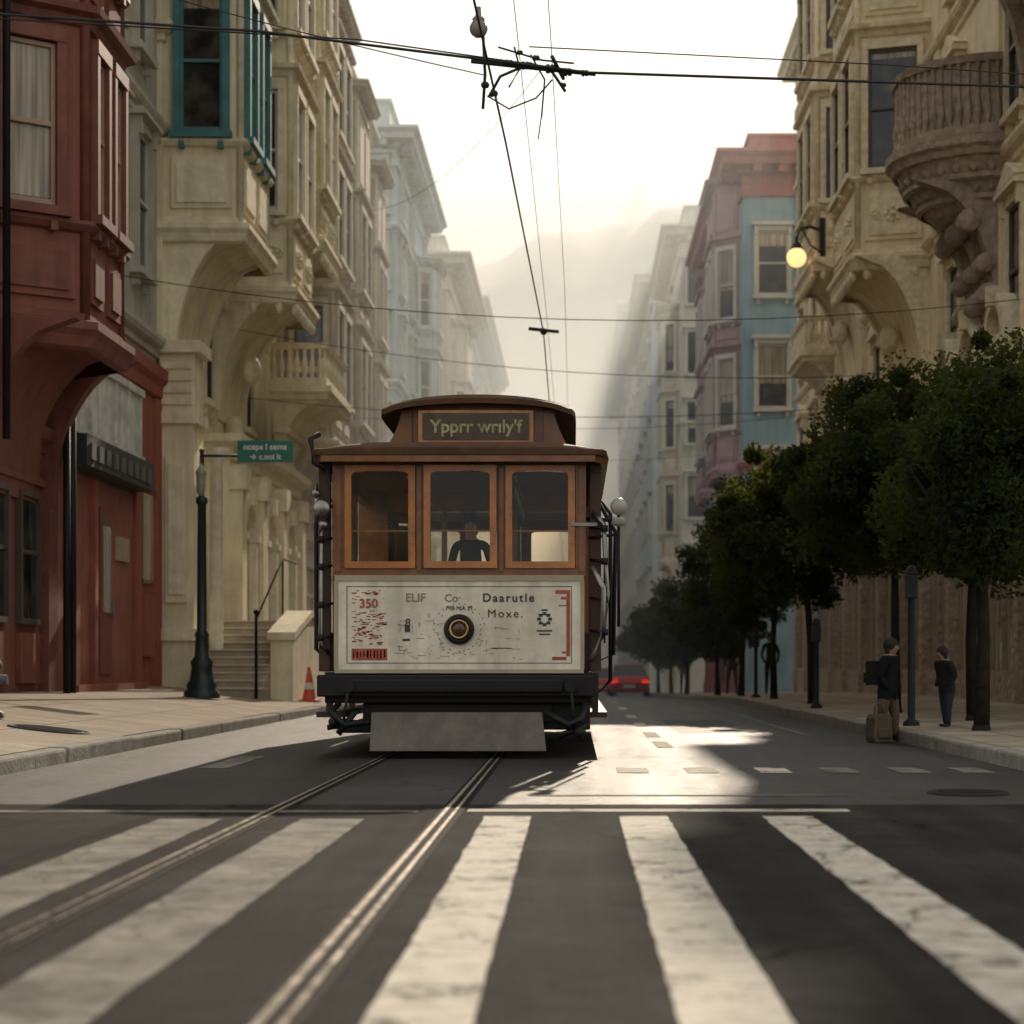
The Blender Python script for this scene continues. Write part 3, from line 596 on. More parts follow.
house('cream_house','pale cream tall house fading in haze','R',5.5,103,120,24.0,W_CRM,T_CRM,S_DRK,rows=(5.5,9.2,13.0,16.6,20.2),cols=(8.5,15),ww=1.3,wh=2.1,bays=[dict(u0=1.6,u1=6.6,d=.8,c=.6,z0=7,z1=20.4,rows=[8.6,13,17],wh=2.4,ch=2.0)],csize=1.5,end_cols=(1.0,3.0),bands=(5,14),parapet=1.2)
house('distant_house','pale cream tall house fading in haze','R',5.2,132,165,27.5,W_ICE,T_CRM,S_DRK,rows=(6,11,16,21,24.5),cols=[4,12,20,28],ww=1.6,wh=2.4,csize=1.8,end_cols=(1.4,))
house('distant_house','pale block of houses dissolving in haze','R',5.6,176,250,34,W_CRM,T_ICE,S_DRK,rows=(6,12,18,24,30),cols=[5+9*i for i in range(8)],ww=2,wh=2.5,csize=2.5)
house('corner_house','plain taupe corner house across the crossing','L',-7.7,-60,-9,15,W_BRN,T_BRN,S_WHT,rows=(6,10),cols=[4+5*i for i in range(9)])
house('corner_house','plain cream corner house across the crossing','R',7.5,-60,-9,15,W_CRM,T_CRM,S_DRK,rows=(6,10),cols=[4+5*i for i in range(9)])
tw=MB(); tw.prism([(-4,-4),(4,-4),(4,4),(-4,4)],0,16); tw.prism([(-2.6,-2.6),(2.6,-2.6),(2.6,2.6),(-2.6,2.6)],16,22)
tw.obj('hilltop_tower',[W_CRM],None,(24,756,160),label='pale tower on the hill fading in haze',cat='tower')

# ------------------------------------------------------------------ wall lamp (lit)
l=put('wall_lamp',None,None,(6.32,51.3,11.2),label='lit globe lamp on an iron bracket on the cream building',cat='lamp'); l.scale=(.85,.85,.85)
mb=MB(); mb.tube([(.1,0,.9),(-.3,0,1.05),(-.6,0,1.0),(-.72,0,.72),(-.72,0,.45)],.055,8); mb.tube([(.1,0,.2),(-.3,0,.5),(-.55,0,.98)],.03,6); mb.box(-.02,.14,-.1,.1,0,1.3); mb.lathe((-.72,0,.28),[(.02,.3),(.1,.27),(.2,.12),(.22,.08)],12)
mb.obj('bracket',[BLACK],l)
mb=MB(); mb.ball((-.72,0,.12),.30,14); mb.obj('lamp_globe',[emis('lamp_glow',(1,.60,.25),1.5)],l)
# ------------------------------------------------------------------ street lamp + sign
l=put('street_lamp',None,None,(-6.14,33,szl(-6.14)),label='dark green cast iron lamp post on the pavement',cat='street lamp')
mb=MB(); mb.lathe((0,0,0),[(.30,0),(.30,.1),(.24,.14),(.26,.22),(.2,.3),(.17,.5),(.19,.6),(.12,.7),(.105,1.0),(.12,1.05),(.085,1.12),(.07,3.2),(.1,3.22),(.1,3.3),(.05,3.34),(.035,4.05),(.05,4.1),(0,4.12)],16)
mb.obj('lamp_post',[DKGREEN],l)
mb=MB(); mb.lathe((0,-.08,3.55),[(.02,-.22),(.065,-.16),(.075,0),(.08,.14),(.095,.16),(.04,.26),(.015,.32)],12); mb.obj('lamp_head',[mat('aged_glass',(.3,.28,.22),rough=.3)],l)
sg=put('street_sign',None,None,(-6.09,33,szl(-6.14)+4.06),label='green street name sign on an arm of the lamp post',cat='sign')
mb=MB(); mb.tube([(-.05,0,-.06),(.6,0,-.06)],.022,8); mb.tube([(.6,0,-.06),(.6,0,.16)],.02,8); mb.obj('sign_arm',[DKGREEN],sg)
mb=MB(); mb.box(.54,1.46,-.04,-.01,-.17,.19); mb.obj('sign_plate',[mat('sign_green',(.015,.15,.105),rough=.4,var=.15)],sg,bevel=.006)
SW=mat('sign_white',(.7,.7,.64),rough=.5)
text('nosps l sems',.14,SW,sg,(1.0,-.043,.04),off=.003); text('\u2192 c.ooi lt',.13,SW,sg,(1.0,-.043,-.12),off=.003)
l=put('traffic_cone',None,None,(-4.95,37.4,szl(-4.95)),label='small orange red traffic cone at the foot of the steps',cat='traffic cone')
mb=MB(); mb.lathe((0,0,.03),[(.16,0),(.13,.02),(.1,.18),(.075,.32),(.03,.62),(0,.62)],16); mb.box(-.2,.2,-.2,.2,0,.035); mb.obj('cone_body',[mat('cone_orange',(.5,.07,.03),rough=.5)],l)
mb=MB(); mb.lathe((0,0,.03),[(.101,.2),(.08,.32)],16); mb.obj('reflective_band',[S_WHT],l)
l=put('fire_hydrant',None,None,(-6.12,20.9,szl(-6.1)),label='grey fire hydrant standing on the pavement',cat='fire hydrant')
mb=MB(); mb.lathe((0,0,0),[(.16,0),(.16,.06),(.11,.08),(.105,.5),(.14,.52),(.14,.57),(.12,.6),(.09,.7),(.03,.76),(.03,.82),(0,.82)],14)
mb.tube([(-.2,0,.4),(.2,0,.4)],.055,10); mb.tube([(0,-.18,.38),(0,0,.38)],.065,10); mb.obj('hydrant_body',[mat('aged_grey_iron',(.08,.08,.08),rough=.5,var=.3)],l)

# ------------------------------------------------------------------ trees
LEAF=bpy.data.materials.new('leaves'); LEAF.use_nodes=True
def leafmat(m):
    nt=m.node_tree;N=nt.nodes;L=nt.links; b=N['Principled BSDF']; o=[x for x in N if x.type=='OUTPUT_MATERIAL'][0]
    g=N.new('ShaderNodeNewGeometry'); n=N.new('ShaderNodeTexNoise'); n.inputs['Scale'].default_value=1.8; n.inputs['Detail'].default_value=3; L.new(g.outputs['Position'],n.inputs['Vector'])
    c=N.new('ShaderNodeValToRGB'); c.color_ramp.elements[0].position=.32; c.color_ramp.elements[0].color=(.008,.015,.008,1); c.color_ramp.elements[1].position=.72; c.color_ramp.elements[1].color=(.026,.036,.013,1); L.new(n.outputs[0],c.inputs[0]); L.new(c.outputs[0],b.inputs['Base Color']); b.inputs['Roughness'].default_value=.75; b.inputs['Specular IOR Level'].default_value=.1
    t=N.new('ShaderNodeBsdfTranslucent'); t.inputs[0].default_value=(.28,.32,.04,1); x=N.new('ShaderNodeMixShader'); x.inputs[0].default_value=.2; L.new(b.outputs[0],x.inputs[1]); L.new(t.outputs[0],x.inputs[2]); L.new(x.outputs[0],o.inputs[0])
leafmat(LEAF); BARK=mat('bark',(.03,.025,.018),rough=.9,var=.4,scale=8,bump=.6,bscale=25,spec=.1)
def tree_meshes(seed,rx,ry,rz,zc,lean=0,nl=9000,leaf=.1):
    rd=random.Random(seed); tr=MB()
    fork=zc-rz*.8
    base=[(0,0,-.1),(.03+lean*.2,.02,fork*.5),(lean*.5,0,fork)]
    tr.tube([(0,0,-.1),(0,0,.06)],[.14,.095],8); tr.tube(base,[.095,.07,.06],8)
    for i in range(7):
        a=2*pi*i/7+rd.uniform(-.3,.3); rr=rd.uniform(.4,.75); p0=Vector(base[-1]); p2=Vector((lean+rx*rr*math.cos(a),ry*rr*math.sin(a),zc+rz*rd.uniform(-.3,.5)))
        p1=p0.lerp(p2,.5)+Vector((0,0,-.15)); tr.tube([p0,p1,p2],[.05,.035,.012],6)
        for k in range(3):
            q=p1.lerp(p2,rd.random()); w=q+Vector((rd.uniform(-.5,.5),rd.uniform(-.5,.5),rd.uniform(0,.6))); tr.tube([q,w],[.018,.006],5)
    cl=[]
    while len(cl)<120:
        v=Vector((rd.uniform(-1,1),rd.uniform(-1,1),rd.uniform(-1,1)))
        if .25<v.length<1.04: 
            f=1+.15*math.sin(v.x*5+seed)+.12*math.sin(v.y*7+v.z*4)
            if v.z<0: f*=.94
            cl.append((Vector((lean+v.x*rx*f,v.y*ry*f,zc+v.z*rz*f)),rd.uniform(.08,.34)*min(rx,rz)*.95))
    vs=[];fs=[]
    for i in range(nl):
        c,r=cl[rd.randrange(len(cl))]
        d=Vector((rd.gauss(0,1),rd.gauss(0,1),rd.gauss(0,.8))).normalized()*r*(rd.random()**.4)*1.15
        p=c+d; n=Vector((rd.gauss(0,1),rd.gauss(0,1),rd.gauss(0,1)+.6)).normalized(); t=n.orthogonal().normalized(); t=(Matrix.Rotation(rd.random()*6.28,3,n)@t); b=n.cross(t)
        s=leaf*rd.uniform(.6,1.3); k=len(vs); vs+=[p-t*s,p+b*s*.5+n*s*.1,p+t*s,p-b*s*.5+n*s*.1]; fs.append((k,k+1,k+2,k+3))
    cr=MB(); cr.add(vs,fs)
    return tr.mesh('trunk',[BARK]),cr.mesh('crown',[LEAF])
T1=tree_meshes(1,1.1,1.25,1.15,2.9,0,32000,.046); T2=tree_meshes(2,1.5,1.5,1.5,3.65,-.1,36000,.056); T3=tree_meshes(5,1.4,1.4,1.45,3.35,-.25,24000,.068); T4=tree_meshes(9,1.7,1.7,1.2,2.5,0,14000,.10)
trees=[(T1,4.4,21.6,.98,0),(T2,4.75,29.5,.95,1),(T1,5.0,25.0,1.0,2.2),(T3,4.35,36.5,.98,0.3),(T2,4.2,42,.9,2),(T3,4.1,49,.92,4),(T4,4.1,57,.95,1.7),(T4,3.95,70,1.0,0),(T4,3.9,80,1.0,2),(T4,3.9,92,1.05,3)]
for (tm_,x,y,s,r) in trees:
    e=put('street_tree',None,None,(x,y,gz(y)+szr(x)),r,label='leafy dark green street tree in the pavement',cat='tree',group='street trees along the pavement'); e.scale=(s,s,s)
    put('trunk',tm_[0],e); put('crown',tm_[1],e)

# ------------------------------------------------------------------ cable car
CX,CY=-1.05,18.3
cc=put('cable_car',None,None,(CX,CY,0),label='vintage cable car with brown wooden windows and white front panel',cat='cable car')
WOOD=mat('varnished_wood',(.44,.155,.033),rough=.3,var=.4,scale=5,coat=.3,obj=True); WOODM=mat('brown_wood',(.20,.072,.02),rough=.35,var=.4,scale=6,coat=.25,obj=True); WOODD=mat('dark_wood',(.06,.026,.012),rough=.5,var=.35,scale=6,obj=True)
ROOFM=mat('roof_canvas',(.085,.042,.02),rough=.7,var=.35,scale=4,bump=.2,spec=.25)
PANEL=mat('white_enamel',(.80,.73,.60),rough=.5,var=.22,scale=4,streak=.35,obj=True,spec=.3); REDP=mat('red_paint',(.42,.085,.055),rough=.5,var=.5,scale=14,obj=True); BLKP=mat('black_lettering',(.05,.046,.042),rough=.5); FADE=mat('faded_lettering',(.24,.22,.18),rough=.6,var=.4,scale=20); GOLD=mat('gold_lettering',(.34,.33,.17),rough=.5,var=.5,scale=20)
APR=mat('grey_apron',(.13,.11,.09),rough=.65,var=.35,scale=6,streak=.3); CREAMP=mat('cream_edge',(.42,.35,.25),rough=.5)
mb=MB(); mb.box(-1.24,1.22,.06,8.3,.50,.785); mb.box(-1.3,1.26,-.04,.10,.56,.76); mb.box(-1.0,.95,-.1,-.04,.6,.72); mb.box(-.9,.85,.15,8,.32,.5)
mb.box(-1.1,-.2,.2,.32,.22,.34); mb.box(.55,1.2,.2,.35,.25,.5)
mb.obj('underframe',[BLACK],cc,bevel=.015)
for s in (-1,1):
    mb=MB(); mb.box(min(s*1.1,s*1.36),max(s*1.1,s*1.36),.4,8.0,.36,.41)
    for y in (.5,2.4,4.2,6.1,7.8): mb.box(s*1.25-.03,s*1.25+.03,y,y+.06,.4,.78)
    mb.obj('step_board',[WOODD],cc)
mb=MB(); mb.add([(-.80,-.05,.42),(.76,-.05,.42),(.80,-.22,.07),(-.80,-.22,.07),(-.80,-.01,.42),(.76,-.01,.42),(.80,-.18,.07),(-.80,-.18,.07)],[(0,1,2,3),(4,5,6,7),(0,1,5,4),(1,2,6,5),(2,3,7,6),(3,0,4,7)])
mb.obj('apron',[APR],cc,bevel=.008)
mb=MB(); mb.tube([(-1.1,.0,.5),(-1.16,-.1,.42),(-1.02,-.18,.3),(-.85,-.12,.34)],.03,8); mb.tube([(-1.2,-.05,.28),(-.8,-.05,.33)],.025,8); mb.tube([(-1.1,-.08,.22),(-.95,-.06,.42)],.03,8); mb.ball((-1.14,-.08,.33),.05,8); mb.tube([(-1.0,-.04,.66),(-1.0,-.12,.66)],.06,10); mb.tube([(-1.0,-.1,.66),(-1.05,-.12,.3)],.014,6)
mb.obj('coupling',[BLACK],cc)
mb=MB(); mb.tube([(.8,-.05,.42),(1.0,-.12,.3),(1.12,-.1,.36),(1.16,0,.5)],.035,8); mb.tube([(.9,-.08,.2),(1.18,-.06,.3)],.028,8); mb.ball((1.1,-.08,.24),.06,8); mb.tube([(1.02,-.04,.66),(1.02,-.12,.66)],.06,10); mb.tube([(1.02,-.1,.66),(1.06,-.1,.25)],.014,6)
mb.obj('coupling',[BLACK],cc)
for x in (-.72,.33):
    for y in (1.3,2.9,5.8,7.3):
        mb=MB(); mb.lathe((0,0,0),[(.06,-.06),(.24,-.05),(.27,-.06),(.27,.04),(.31,.045),(.31,.065),(.1,.06),(.05,.09),(0,.09)],20,axis='x'); mb.lathe((0,0,0),[(0,-.07),(.06,-.07),(.06,-.06)],20,axis='x')
        mb.obj('wheel',[BLACK],cc,(x-.02,y,.285))
for yy,sgn in ((0,1),(8.3,-1)):
    mb=MB()
    y0,y1=(0,.05) if sgn>0 else (8.3,8.35)
    mb.box(-1.12,1.12,y0,y1,.79,1.655,0)
    yf=y0-.012 if sgn>0 else y1+.0
    mb.box(-1.14,1.14,yf,yf+.012,1.62,1.672,1); mb.box(-1.14,1.14,yf,yf+.012,.775,.81,1); mb.box(-1.145,-1.11,yf,yf+.012,.81,1.62,1); mb.box(1.11,1.145,yf,yf+.012,.81,1.62,1)
    mb.obj('front_panel' if sgn>0 else 'rear_panel',[PANEL,CREAMP],cc)
mb=MB()
def fr(x0,x1,z0,z1,m=0,t=.002): mb.box(x0,x1,-t-.001,-.001,z0,z1,m)
fr(-1.03,1.03,1.565,1.571,1);fr(-1.03,1.03,.865,.871,1);fr(-1.03,-1.024,.873,1.564,1);fr(1.024,1.03,.873,1.564,1)
fr(.98,1.014,.93,1.50);fr(.88,1.014,1.502,1.535);fr(.85,.979,.895,.925); fr(.93,.978,1.45,1.475); fr(.94,.978,.955,.975); fr(.91,.978,1.39,1.4)
fr(-.985,-.66,.895,1.0)
rr=random.Random(3)
for i in range(10): 
    x=-.97+.031*i; fr(x,x+rr.uniform(.008,.018),.905+rr.random()*.02,.97+rr.random()*.02,1)
for i in range(150):
    x=rr.uniform(-.985,-.69); z=rr.uniform(1.03,1.53)
    if 1.35<z<1.48 and -.95<x<-.7: continue
    fr(x,x+rr.uniform(.008,.05),z,z+rr.uniform(.004,.013))
for i in range(90):
    x=rr.uniform(-.6,.55); z=rr.choice([rr.uniform(.9,1.1),rr.uniform(1.1,1.3)])
    if abs(x)<.17 and 1.0<z<1.34: continue
    if x>.15 and z>1.2: continue
    if rr.random()<.6: fr(x,x+rr.uniform(.01,.09),z,z+.004,2)
    else: fr(x,x+.004,z,z+rr.uniform(.01,.05),2)
for (x,z,w,h) in ((-.5,1.15,.05,.07),(-.52,1.07,.07,.02),(.3,1.0,.18,.008)): fr(x,x+w,z,z+h,1)
for i in range(8):
    a=2*pi*i/8; x=.78+.05*math.cos(a);z=1.27+.05*math.sin(a); fr(x-.018,x+.018,z-.014,z+.014,1)
fr(.71,.85,1.155,1.17,1); fr(.73,.83,1.125,1.138,1); fr(.75,.81,1.345,1.36,1)
for r_ in (.2,.235):
    for i in range(28):
        a=2*pi*i/28
        if rr.random()<.75: mb.box(r_*math.cos(a)-.006,r_*math.cos(a)+.006,-.003,-.001,1.175+r_*math.sin(a)-.006,1.175+r_*math.sin(a)+.006,2)
mb.obj('painted_decoration',[REDP,BLKP,FADE],cc)
text('Daarutle',.108,BLKP,cc,(.45,-.003,1.43),off=.002,sp=1.25); text('Moxe.',.108,BLKP,cc,(.42,-.003,1.285),off=.0,sp=1.25)
text('350',.115,REDP,cc,(-.83,-.006,1.375),off=.002); text('ELIF',.11,FADE,cc,(-.40,-.003,1.43),off=.001); text('Co\u00b7',.10,FADE,cc,(-.06,-.003,1.43),off=.001); text('M8 NA M',.06,BLKP,cc,(.0,-.003,1.35)); text('8',.11,BLKP,cc,(-.47,-.003,1.2))
h=put('headlight',None,cc,(0,0,1.175))
mb=MB(); mb.lathe((0,0,0),[(.0,.0),(.13,.0),(.14,-.03),(.12,-.06),(.095,-.065),(.09,-.03)],24,axis='y'); mb.obj('headlight_rim',[BLACK],h)
mb=MB(); mb.lathe((0,0,0),[(.093,-.045),(.088,-.075),(.07,-.07),(.066,-.05)],24,axis='y'); mb.obj('headlight_ring',[mat('brass',(.5,.36,.18),rough=.35,metal=1)],h)
mb=MB(); mb.lathe((0,0,0),[(.068,-.05),(.05,-.065),(.02,-.075),(.0,-.076)],20,axis='y'); mb.obj('headlight_lens',[mat('amber_lens',(.10,.05,.025),rough=.1)],h)
def endwall(y,nm):
    mb=MB()
    mb.box(-1.16,1.16,y,y+.09,1.66,1.735); mb.box(-1.16,1.16,y,y+.09,2.68,2.78)
    for a,b in ((-1.16,-1.05),(-.40,-.325),(.345,.42),(1.06,1.16)): mb.box(a,b,y,y+.09,1.735,2.68)
    for a,b in ((-1.14,-1.08),(1.09,1.15),(-.385,-.34),(.36,.405)): mb.box(a,b,y-.012,y,1.70,2.66)
    mb.obj(nm,[WOODM],cc,bevel=.006)
    for (a,b,pr) in ((-1.05,-.40,0.02),(-.325,.345,.05),(.42,1.06,.02)):
        w=put('window',None,cc,((a+b)/2,y-pr,1.735)); hw=(b-a)/2-.002; H=.943; fm=MB(); t=.062
        fm.box(-hw,-hw+t,0,.08,0,H); fm.box(hw-t,hw,0,.08,0,H); fm.box(-hw+t,hw-t,0,.08,0,t)
        g=hw-t; zt=H-t
        pts=[(-g,H),(-g,zt-.03),(-g+.012,zt-.012),(-g+.035,zt)]+[(-g+.035+(2*g-.07)*i/8,zt+.01*math.sin(pi*i/8)) for i in range(1,8)]+[(g-.035,zt),(g-.012,zt-.012),(g,zt-.03),(g,H)]
        fm.prisma(pts,0,.08,'y')
        fm.obj('window_frame',[WOOD],w)
        pm=MB(); pm.add([(-g,.04,t),(g,.04,t),(g,.04,H-t+.02),(-g,.04,H-t+.02)],[(0,1,2,3)]); pm.box(-g,g,.03,.05,.335,.35,1)
        pm.obj('window_pane',[CLEAR,WOODM],w)
endwall(0.0,'front_window_wall'); endwall(8.25,'rear_window_wall')
mb=MB(); y=3.9
mb.box(-1.12,1.12,y,y+.06,.8,1.55); mb.box(-1.12,1.12,y,y+.06,2.55,2.8)
for a,b in ((-1.34,-1.02),(-.42,-.36),(.36,.42),(1.02,1.34)): mb.box(a,b,y,y+.06,.8 if abs(a)>1.2 or b>1.2 else 1.55,2.78 if abs(a)>1.2 or b>1.2 else 2.55)
mb.obj('partition',[WOODM],cc)
for s in (-1,1):
    def bx(a,b,*k): mb.box(min(s*a,s*b),max(s*a,s*b),*k)
    mb=MB(); bx(1.28,1.34,3.96,8.3,.79,1.6); bx(1.2,1.30,.1,3.9,2.62,2.8); bx(1.28,1.34,3.96,8.3,2.62,2.8)
    for y in (3.9,4.7,5.6,6.5,7.4,8.22): bx(1.275,1.345,y+.06,y+.15,1.6,2.62)
    for y in (.12,1.2,2.4): bx(1.20,1.30,y,y+.1,.79,2.62)
    bx(1.14,1.2,.19,3.85,.79,1.15); bx(1.16,1.3,8.24,8.3,.79,2.7)
    mb.obj('side_wall',[WOODD],cc)
    mb=MB(); mb.add([(s*1.31,3.96,1.6),(s*1.31,8.2,1.6),(s*1.31,8.2,2.62),(s*1.31,3.96,2.62)],[(0,1,2,3)]); mb.obj('side_window',[CLEAR],cc)
    mb=MB(); bx(.62,1.1,.9,3.7,1.15,1.22); bx(1.02,1.1,.9,3.7,1.22,1.5); mb.obj('bench',[WOOD],cc)
mb=MB(); mb.box(-1.14,1.14,.1,8.25,.786,.83); mb.obj('floor',[WOODD],cc)
mb=MB(); mb.tube([(.05,1.3,.8),(.05,1.1,1.9)],.025,8); mb.tube([(-.35,1.3,.8),(-.35,1.2,1.8)],.025,8); mb.tube([(.3,1.25,.8),(.3,1.25,1.7)],.02,8); mb.obj('grip_lever',[BLACK],cc)
mb=MB()
for x in (-.5,.5):
    mb.tube([(x,.3,2.6),(x,3.7,2.6)],.015,6)
    for i in range(6): mb.tube([(x,.6+.55*i,2.6),(x,.6+.55*i,2.4)],.012,5)
mb.obj('strap_rail',[CHROME],cc)
RB=2.80
prof=[]
for i in range(11):
    t=i/10; prof.append((-1.38+.66*t,RB+.10*math.sin(t*pi/2)))
full=prof+[(-p[0],p[1]) for p in prof[::-1]]
mb=MB(); vs=[]; secs=[(-.24,.93,.2),(-.2,.96,.5),(-.08,.98,.8),(.15,.985,.95),(.5,1,1),(7.9,1,1),(8.35,.99,.7),(8.6,.92,.12)]
for (y,sx_,dz) in secs:
    pts=[(p[0]*sx_,y,(p[1]-RB)*dz+RB) for p in full]+[(p[0]*sx_*.985,y,2.745) for p in (full[-1],full[0])]
    k=len(pts); vs+=pts
mb.add(vs,[(i*k+j,i*k+(j+1)%k,(i+1)*k+(j+1)%k,(i+1)*k+j) for i in range(len(secs)-1) for j in range(k)]+[list(range(k)),list(range((len(secs)-1)*k,len(secs)*k))]); mb.obj('roof',[ROOFM],cc,bevel=.01)
mb=MB(); mb.sweep([(-1.33,8.5),(-1.33,.3),(-1.28,-.05),(-1.22,-.2),(1.22,-.2),(1.28,-.05),(1.33,.3),(1.33,8.5)],[(0,2.69),(.03,2.69),(.03,2.755),(-.02,2.755),(-.02,2.69),(0,2.69)]); mb.obj('roof_edge',[WOODM],cc)
QX=.14
mb=MB(); mb.box(QX-.66,QX+.66,1.0,7.6,2.83,3.26,0)
for s in (-1,1):
    for i in range(8): y=1.2+.8*i; mb.box(QX+s*.66-.012,QX+s*.66+.012,y,y+.55,3.0,3.2,1)
mb.obj('clerestory',[WOODM,GLASS],cc)
mb=MB(); vs=[]
secs=[(.40,.92,.5),(.46,.96,.8),(.7,.99,.95),(1.2,1,1),(7.5,1,1),(7.9,.85,.3)]
NR=20
for (y,sx_,dz) in secs:
    def zt_(q): return 3.285+(.13*dz)*(1-abs(q)**2.2)-.035*abs(q)**8
    pts=[(QX+.93*sx_*(2*i/NR-1),y,zt_(2*i/NR-1)) for i in range(NR+1)]+[(QX+.93*sx_*(1-2*i/NR),y,zt_(1-2*i/NR)-.05) for i in range(NR+1)]
    k=len(pts); vs+=pts
mb.add(vs,[(i*k+j,i*k+(j+1)%k,(i+1)*k+(j+1)%k,(i+1)*k+j) for i in range(len(secs)-1) for j in range(k)])
for e_ in (0,len(secs)-1):
    for j in range(NR): mb.f.append([e_*k+j,e_*k+j+1,e_*k+k-2-j,e_*k+k-1-j]); mb.m.append(0); mb.s.append(False)
mb.obj('clerestory_roof',[ROOFM],cc)
mb=MB(); pts=[(QX-.62,2.86),(QX+.62,2.86),(QX+.62,3.28),(QX+.4,3.33),(QX,3.35),(QX-.4,3.33),(QX-.62,3.28)]; mb.prisma(pts,.62,.99,'y',0); mb.obj('clerestory_front',[WOODM],cc)
for s in (-1,1):
    mb=MB(); a_=QX+s*.622
    pts=[(a_,2.87),(a_,3.26)]+[(a_+s*(.10+.16*t**1.6),3.26-.39*t) for t in (0,.15,.3,.5,.7,.85,1)]
    mb.prisma(pts,.6,1.0,'y',0); mb.obj('clerestory_bracket',[WOODM],cc)
h=put('destination_sign',None,cc,(.13,.44,2.93))
mb=MB(); mb.box(-.54,.54,0,.17,0,.31); mb.obj('sign_case',[WOOD],h,bevel=.01)
mb=MB(); mb.box(-.50,.50,-.012,-.001,.03,.28); mb.obj('sign_face',[mat('sign_face_dark',(.075,.05,.026),rough=.5,var=.4,scale=8)],h)
text("Ypprr wr\u0131ly'f",.168,GOLD,h,(0,-.014,.10),off=.003,sp=1.0)
def grab(name,pts,r,m): 
    mb=MB(); 
    for p in pts: mb.tube(p,r,8)
    return mb.obj(name,[m],cc)
grab('grab_rail',[[(-1.2,.1,.95),(-1.27,.02,1.05),(-1.27,.02,2.05),(-1.2,.1,2.2)]],.02,CHROME)
grab('grab_rail',[[(-1.2,.4,.85),(-1.36,.4,1.0),(-1.36,.4,2.2),(-1.22,.4,2.4)]],.02,BLACK)
grab('grab_rail',[[(1.2,.1,.9),(1.30,.05,1.1),(1.36,.05,1.5),(1.32,.05,2.15),(1.22,.1,2.25)]],.022,CHROME)
grab('grab_rail',[[(1.2,.5,.85),(1.42,.5,.95),(1.44,.5,2.1),(1.24,.5,2.45)]],.02,BLACK)
grab('grab_rail',[[(1.2,.9,.5),(1.40,.9,.7),(1.40,.9,2.3),(1.24,.9,2.5)]],.02,BLACK)
for x,zs in ((-1.27,(1.1,1.4,1.75,2.0)),(1.33,(1.15,1.45,1.8,2.1))):
    mb=MB(); mb.tube([(x,.05,zs[0]-.1),(x,.05,zs[-1]+.1)],.01,6)
    for z in zs: mb.tube([(x,.02,z-.03),(x,.02,z+.03)],.032,8); mb.tube([(x,.02,z),(x*.9,.12,z+.02)],.014,6)
    mb.obj('rail_clamps',[BLACK],cc)
mb=MB(); mb.tube([(-1.15,.1,2.3),(-1.3,-.06,2.32)],.018,6); mb.lathe((-1.25,-.08,2.28),[(0,-.02),(.07,-.02),(.08,0),(.05,.04),(0,.05)],14,axis='y'); mb.ball((-1.31,-.02,2.42),.045,8); mb.tube([(-1.31,0,2.15),(-1.31,0,2.5)],.02,6); mb.ball((-1.24,-.03,2.13),.05,8); mb.obj('mirror',[CHROME],cc)
mb=MB(); mb.tube([(-1.27,-.1,2.95),(-1.34,-.16,2.9),(-1.30,-.2,2.68),(-1.2,-.15,2.62)],.028,8); mb.obj('roof_hook',[BLACK],cc)
mb=MB(); mb.tube([(1.15,.2,2.2),(1.46,.1,2.18)],.02,6); mb.tube([(1.18,.1,2.02),(1.46,.08,2.05)],.015,6); mb.tube([(1.46,.08,1.2),(1.46,.08,2.25)],.016,6); mb.obj('lantern_bracket',[BLACK],cc)
mb=MB(); mb.ball((1.46,.02,2.30),.08,14,sc=(1,.8,1.0)); mb.lathe((1.46,.02,2.18),[(.02,-.06),(.07,-.04),(.06,.02)],12); mb.obj('side_lantern',[mat('lantern_white',(.4,.38,.34),rough=.3)],cc)
mb=MB(); mb.box(1.02,1.26,-.035,-.005,2.12,2.15); mb.tube([(1.22,0,.9),(1.32,-.03,1.2),(1.32,-.03,1.55),(1.22,0,1.75)],.028,8); mb.obj('hand_brake',[CHROME],cc)

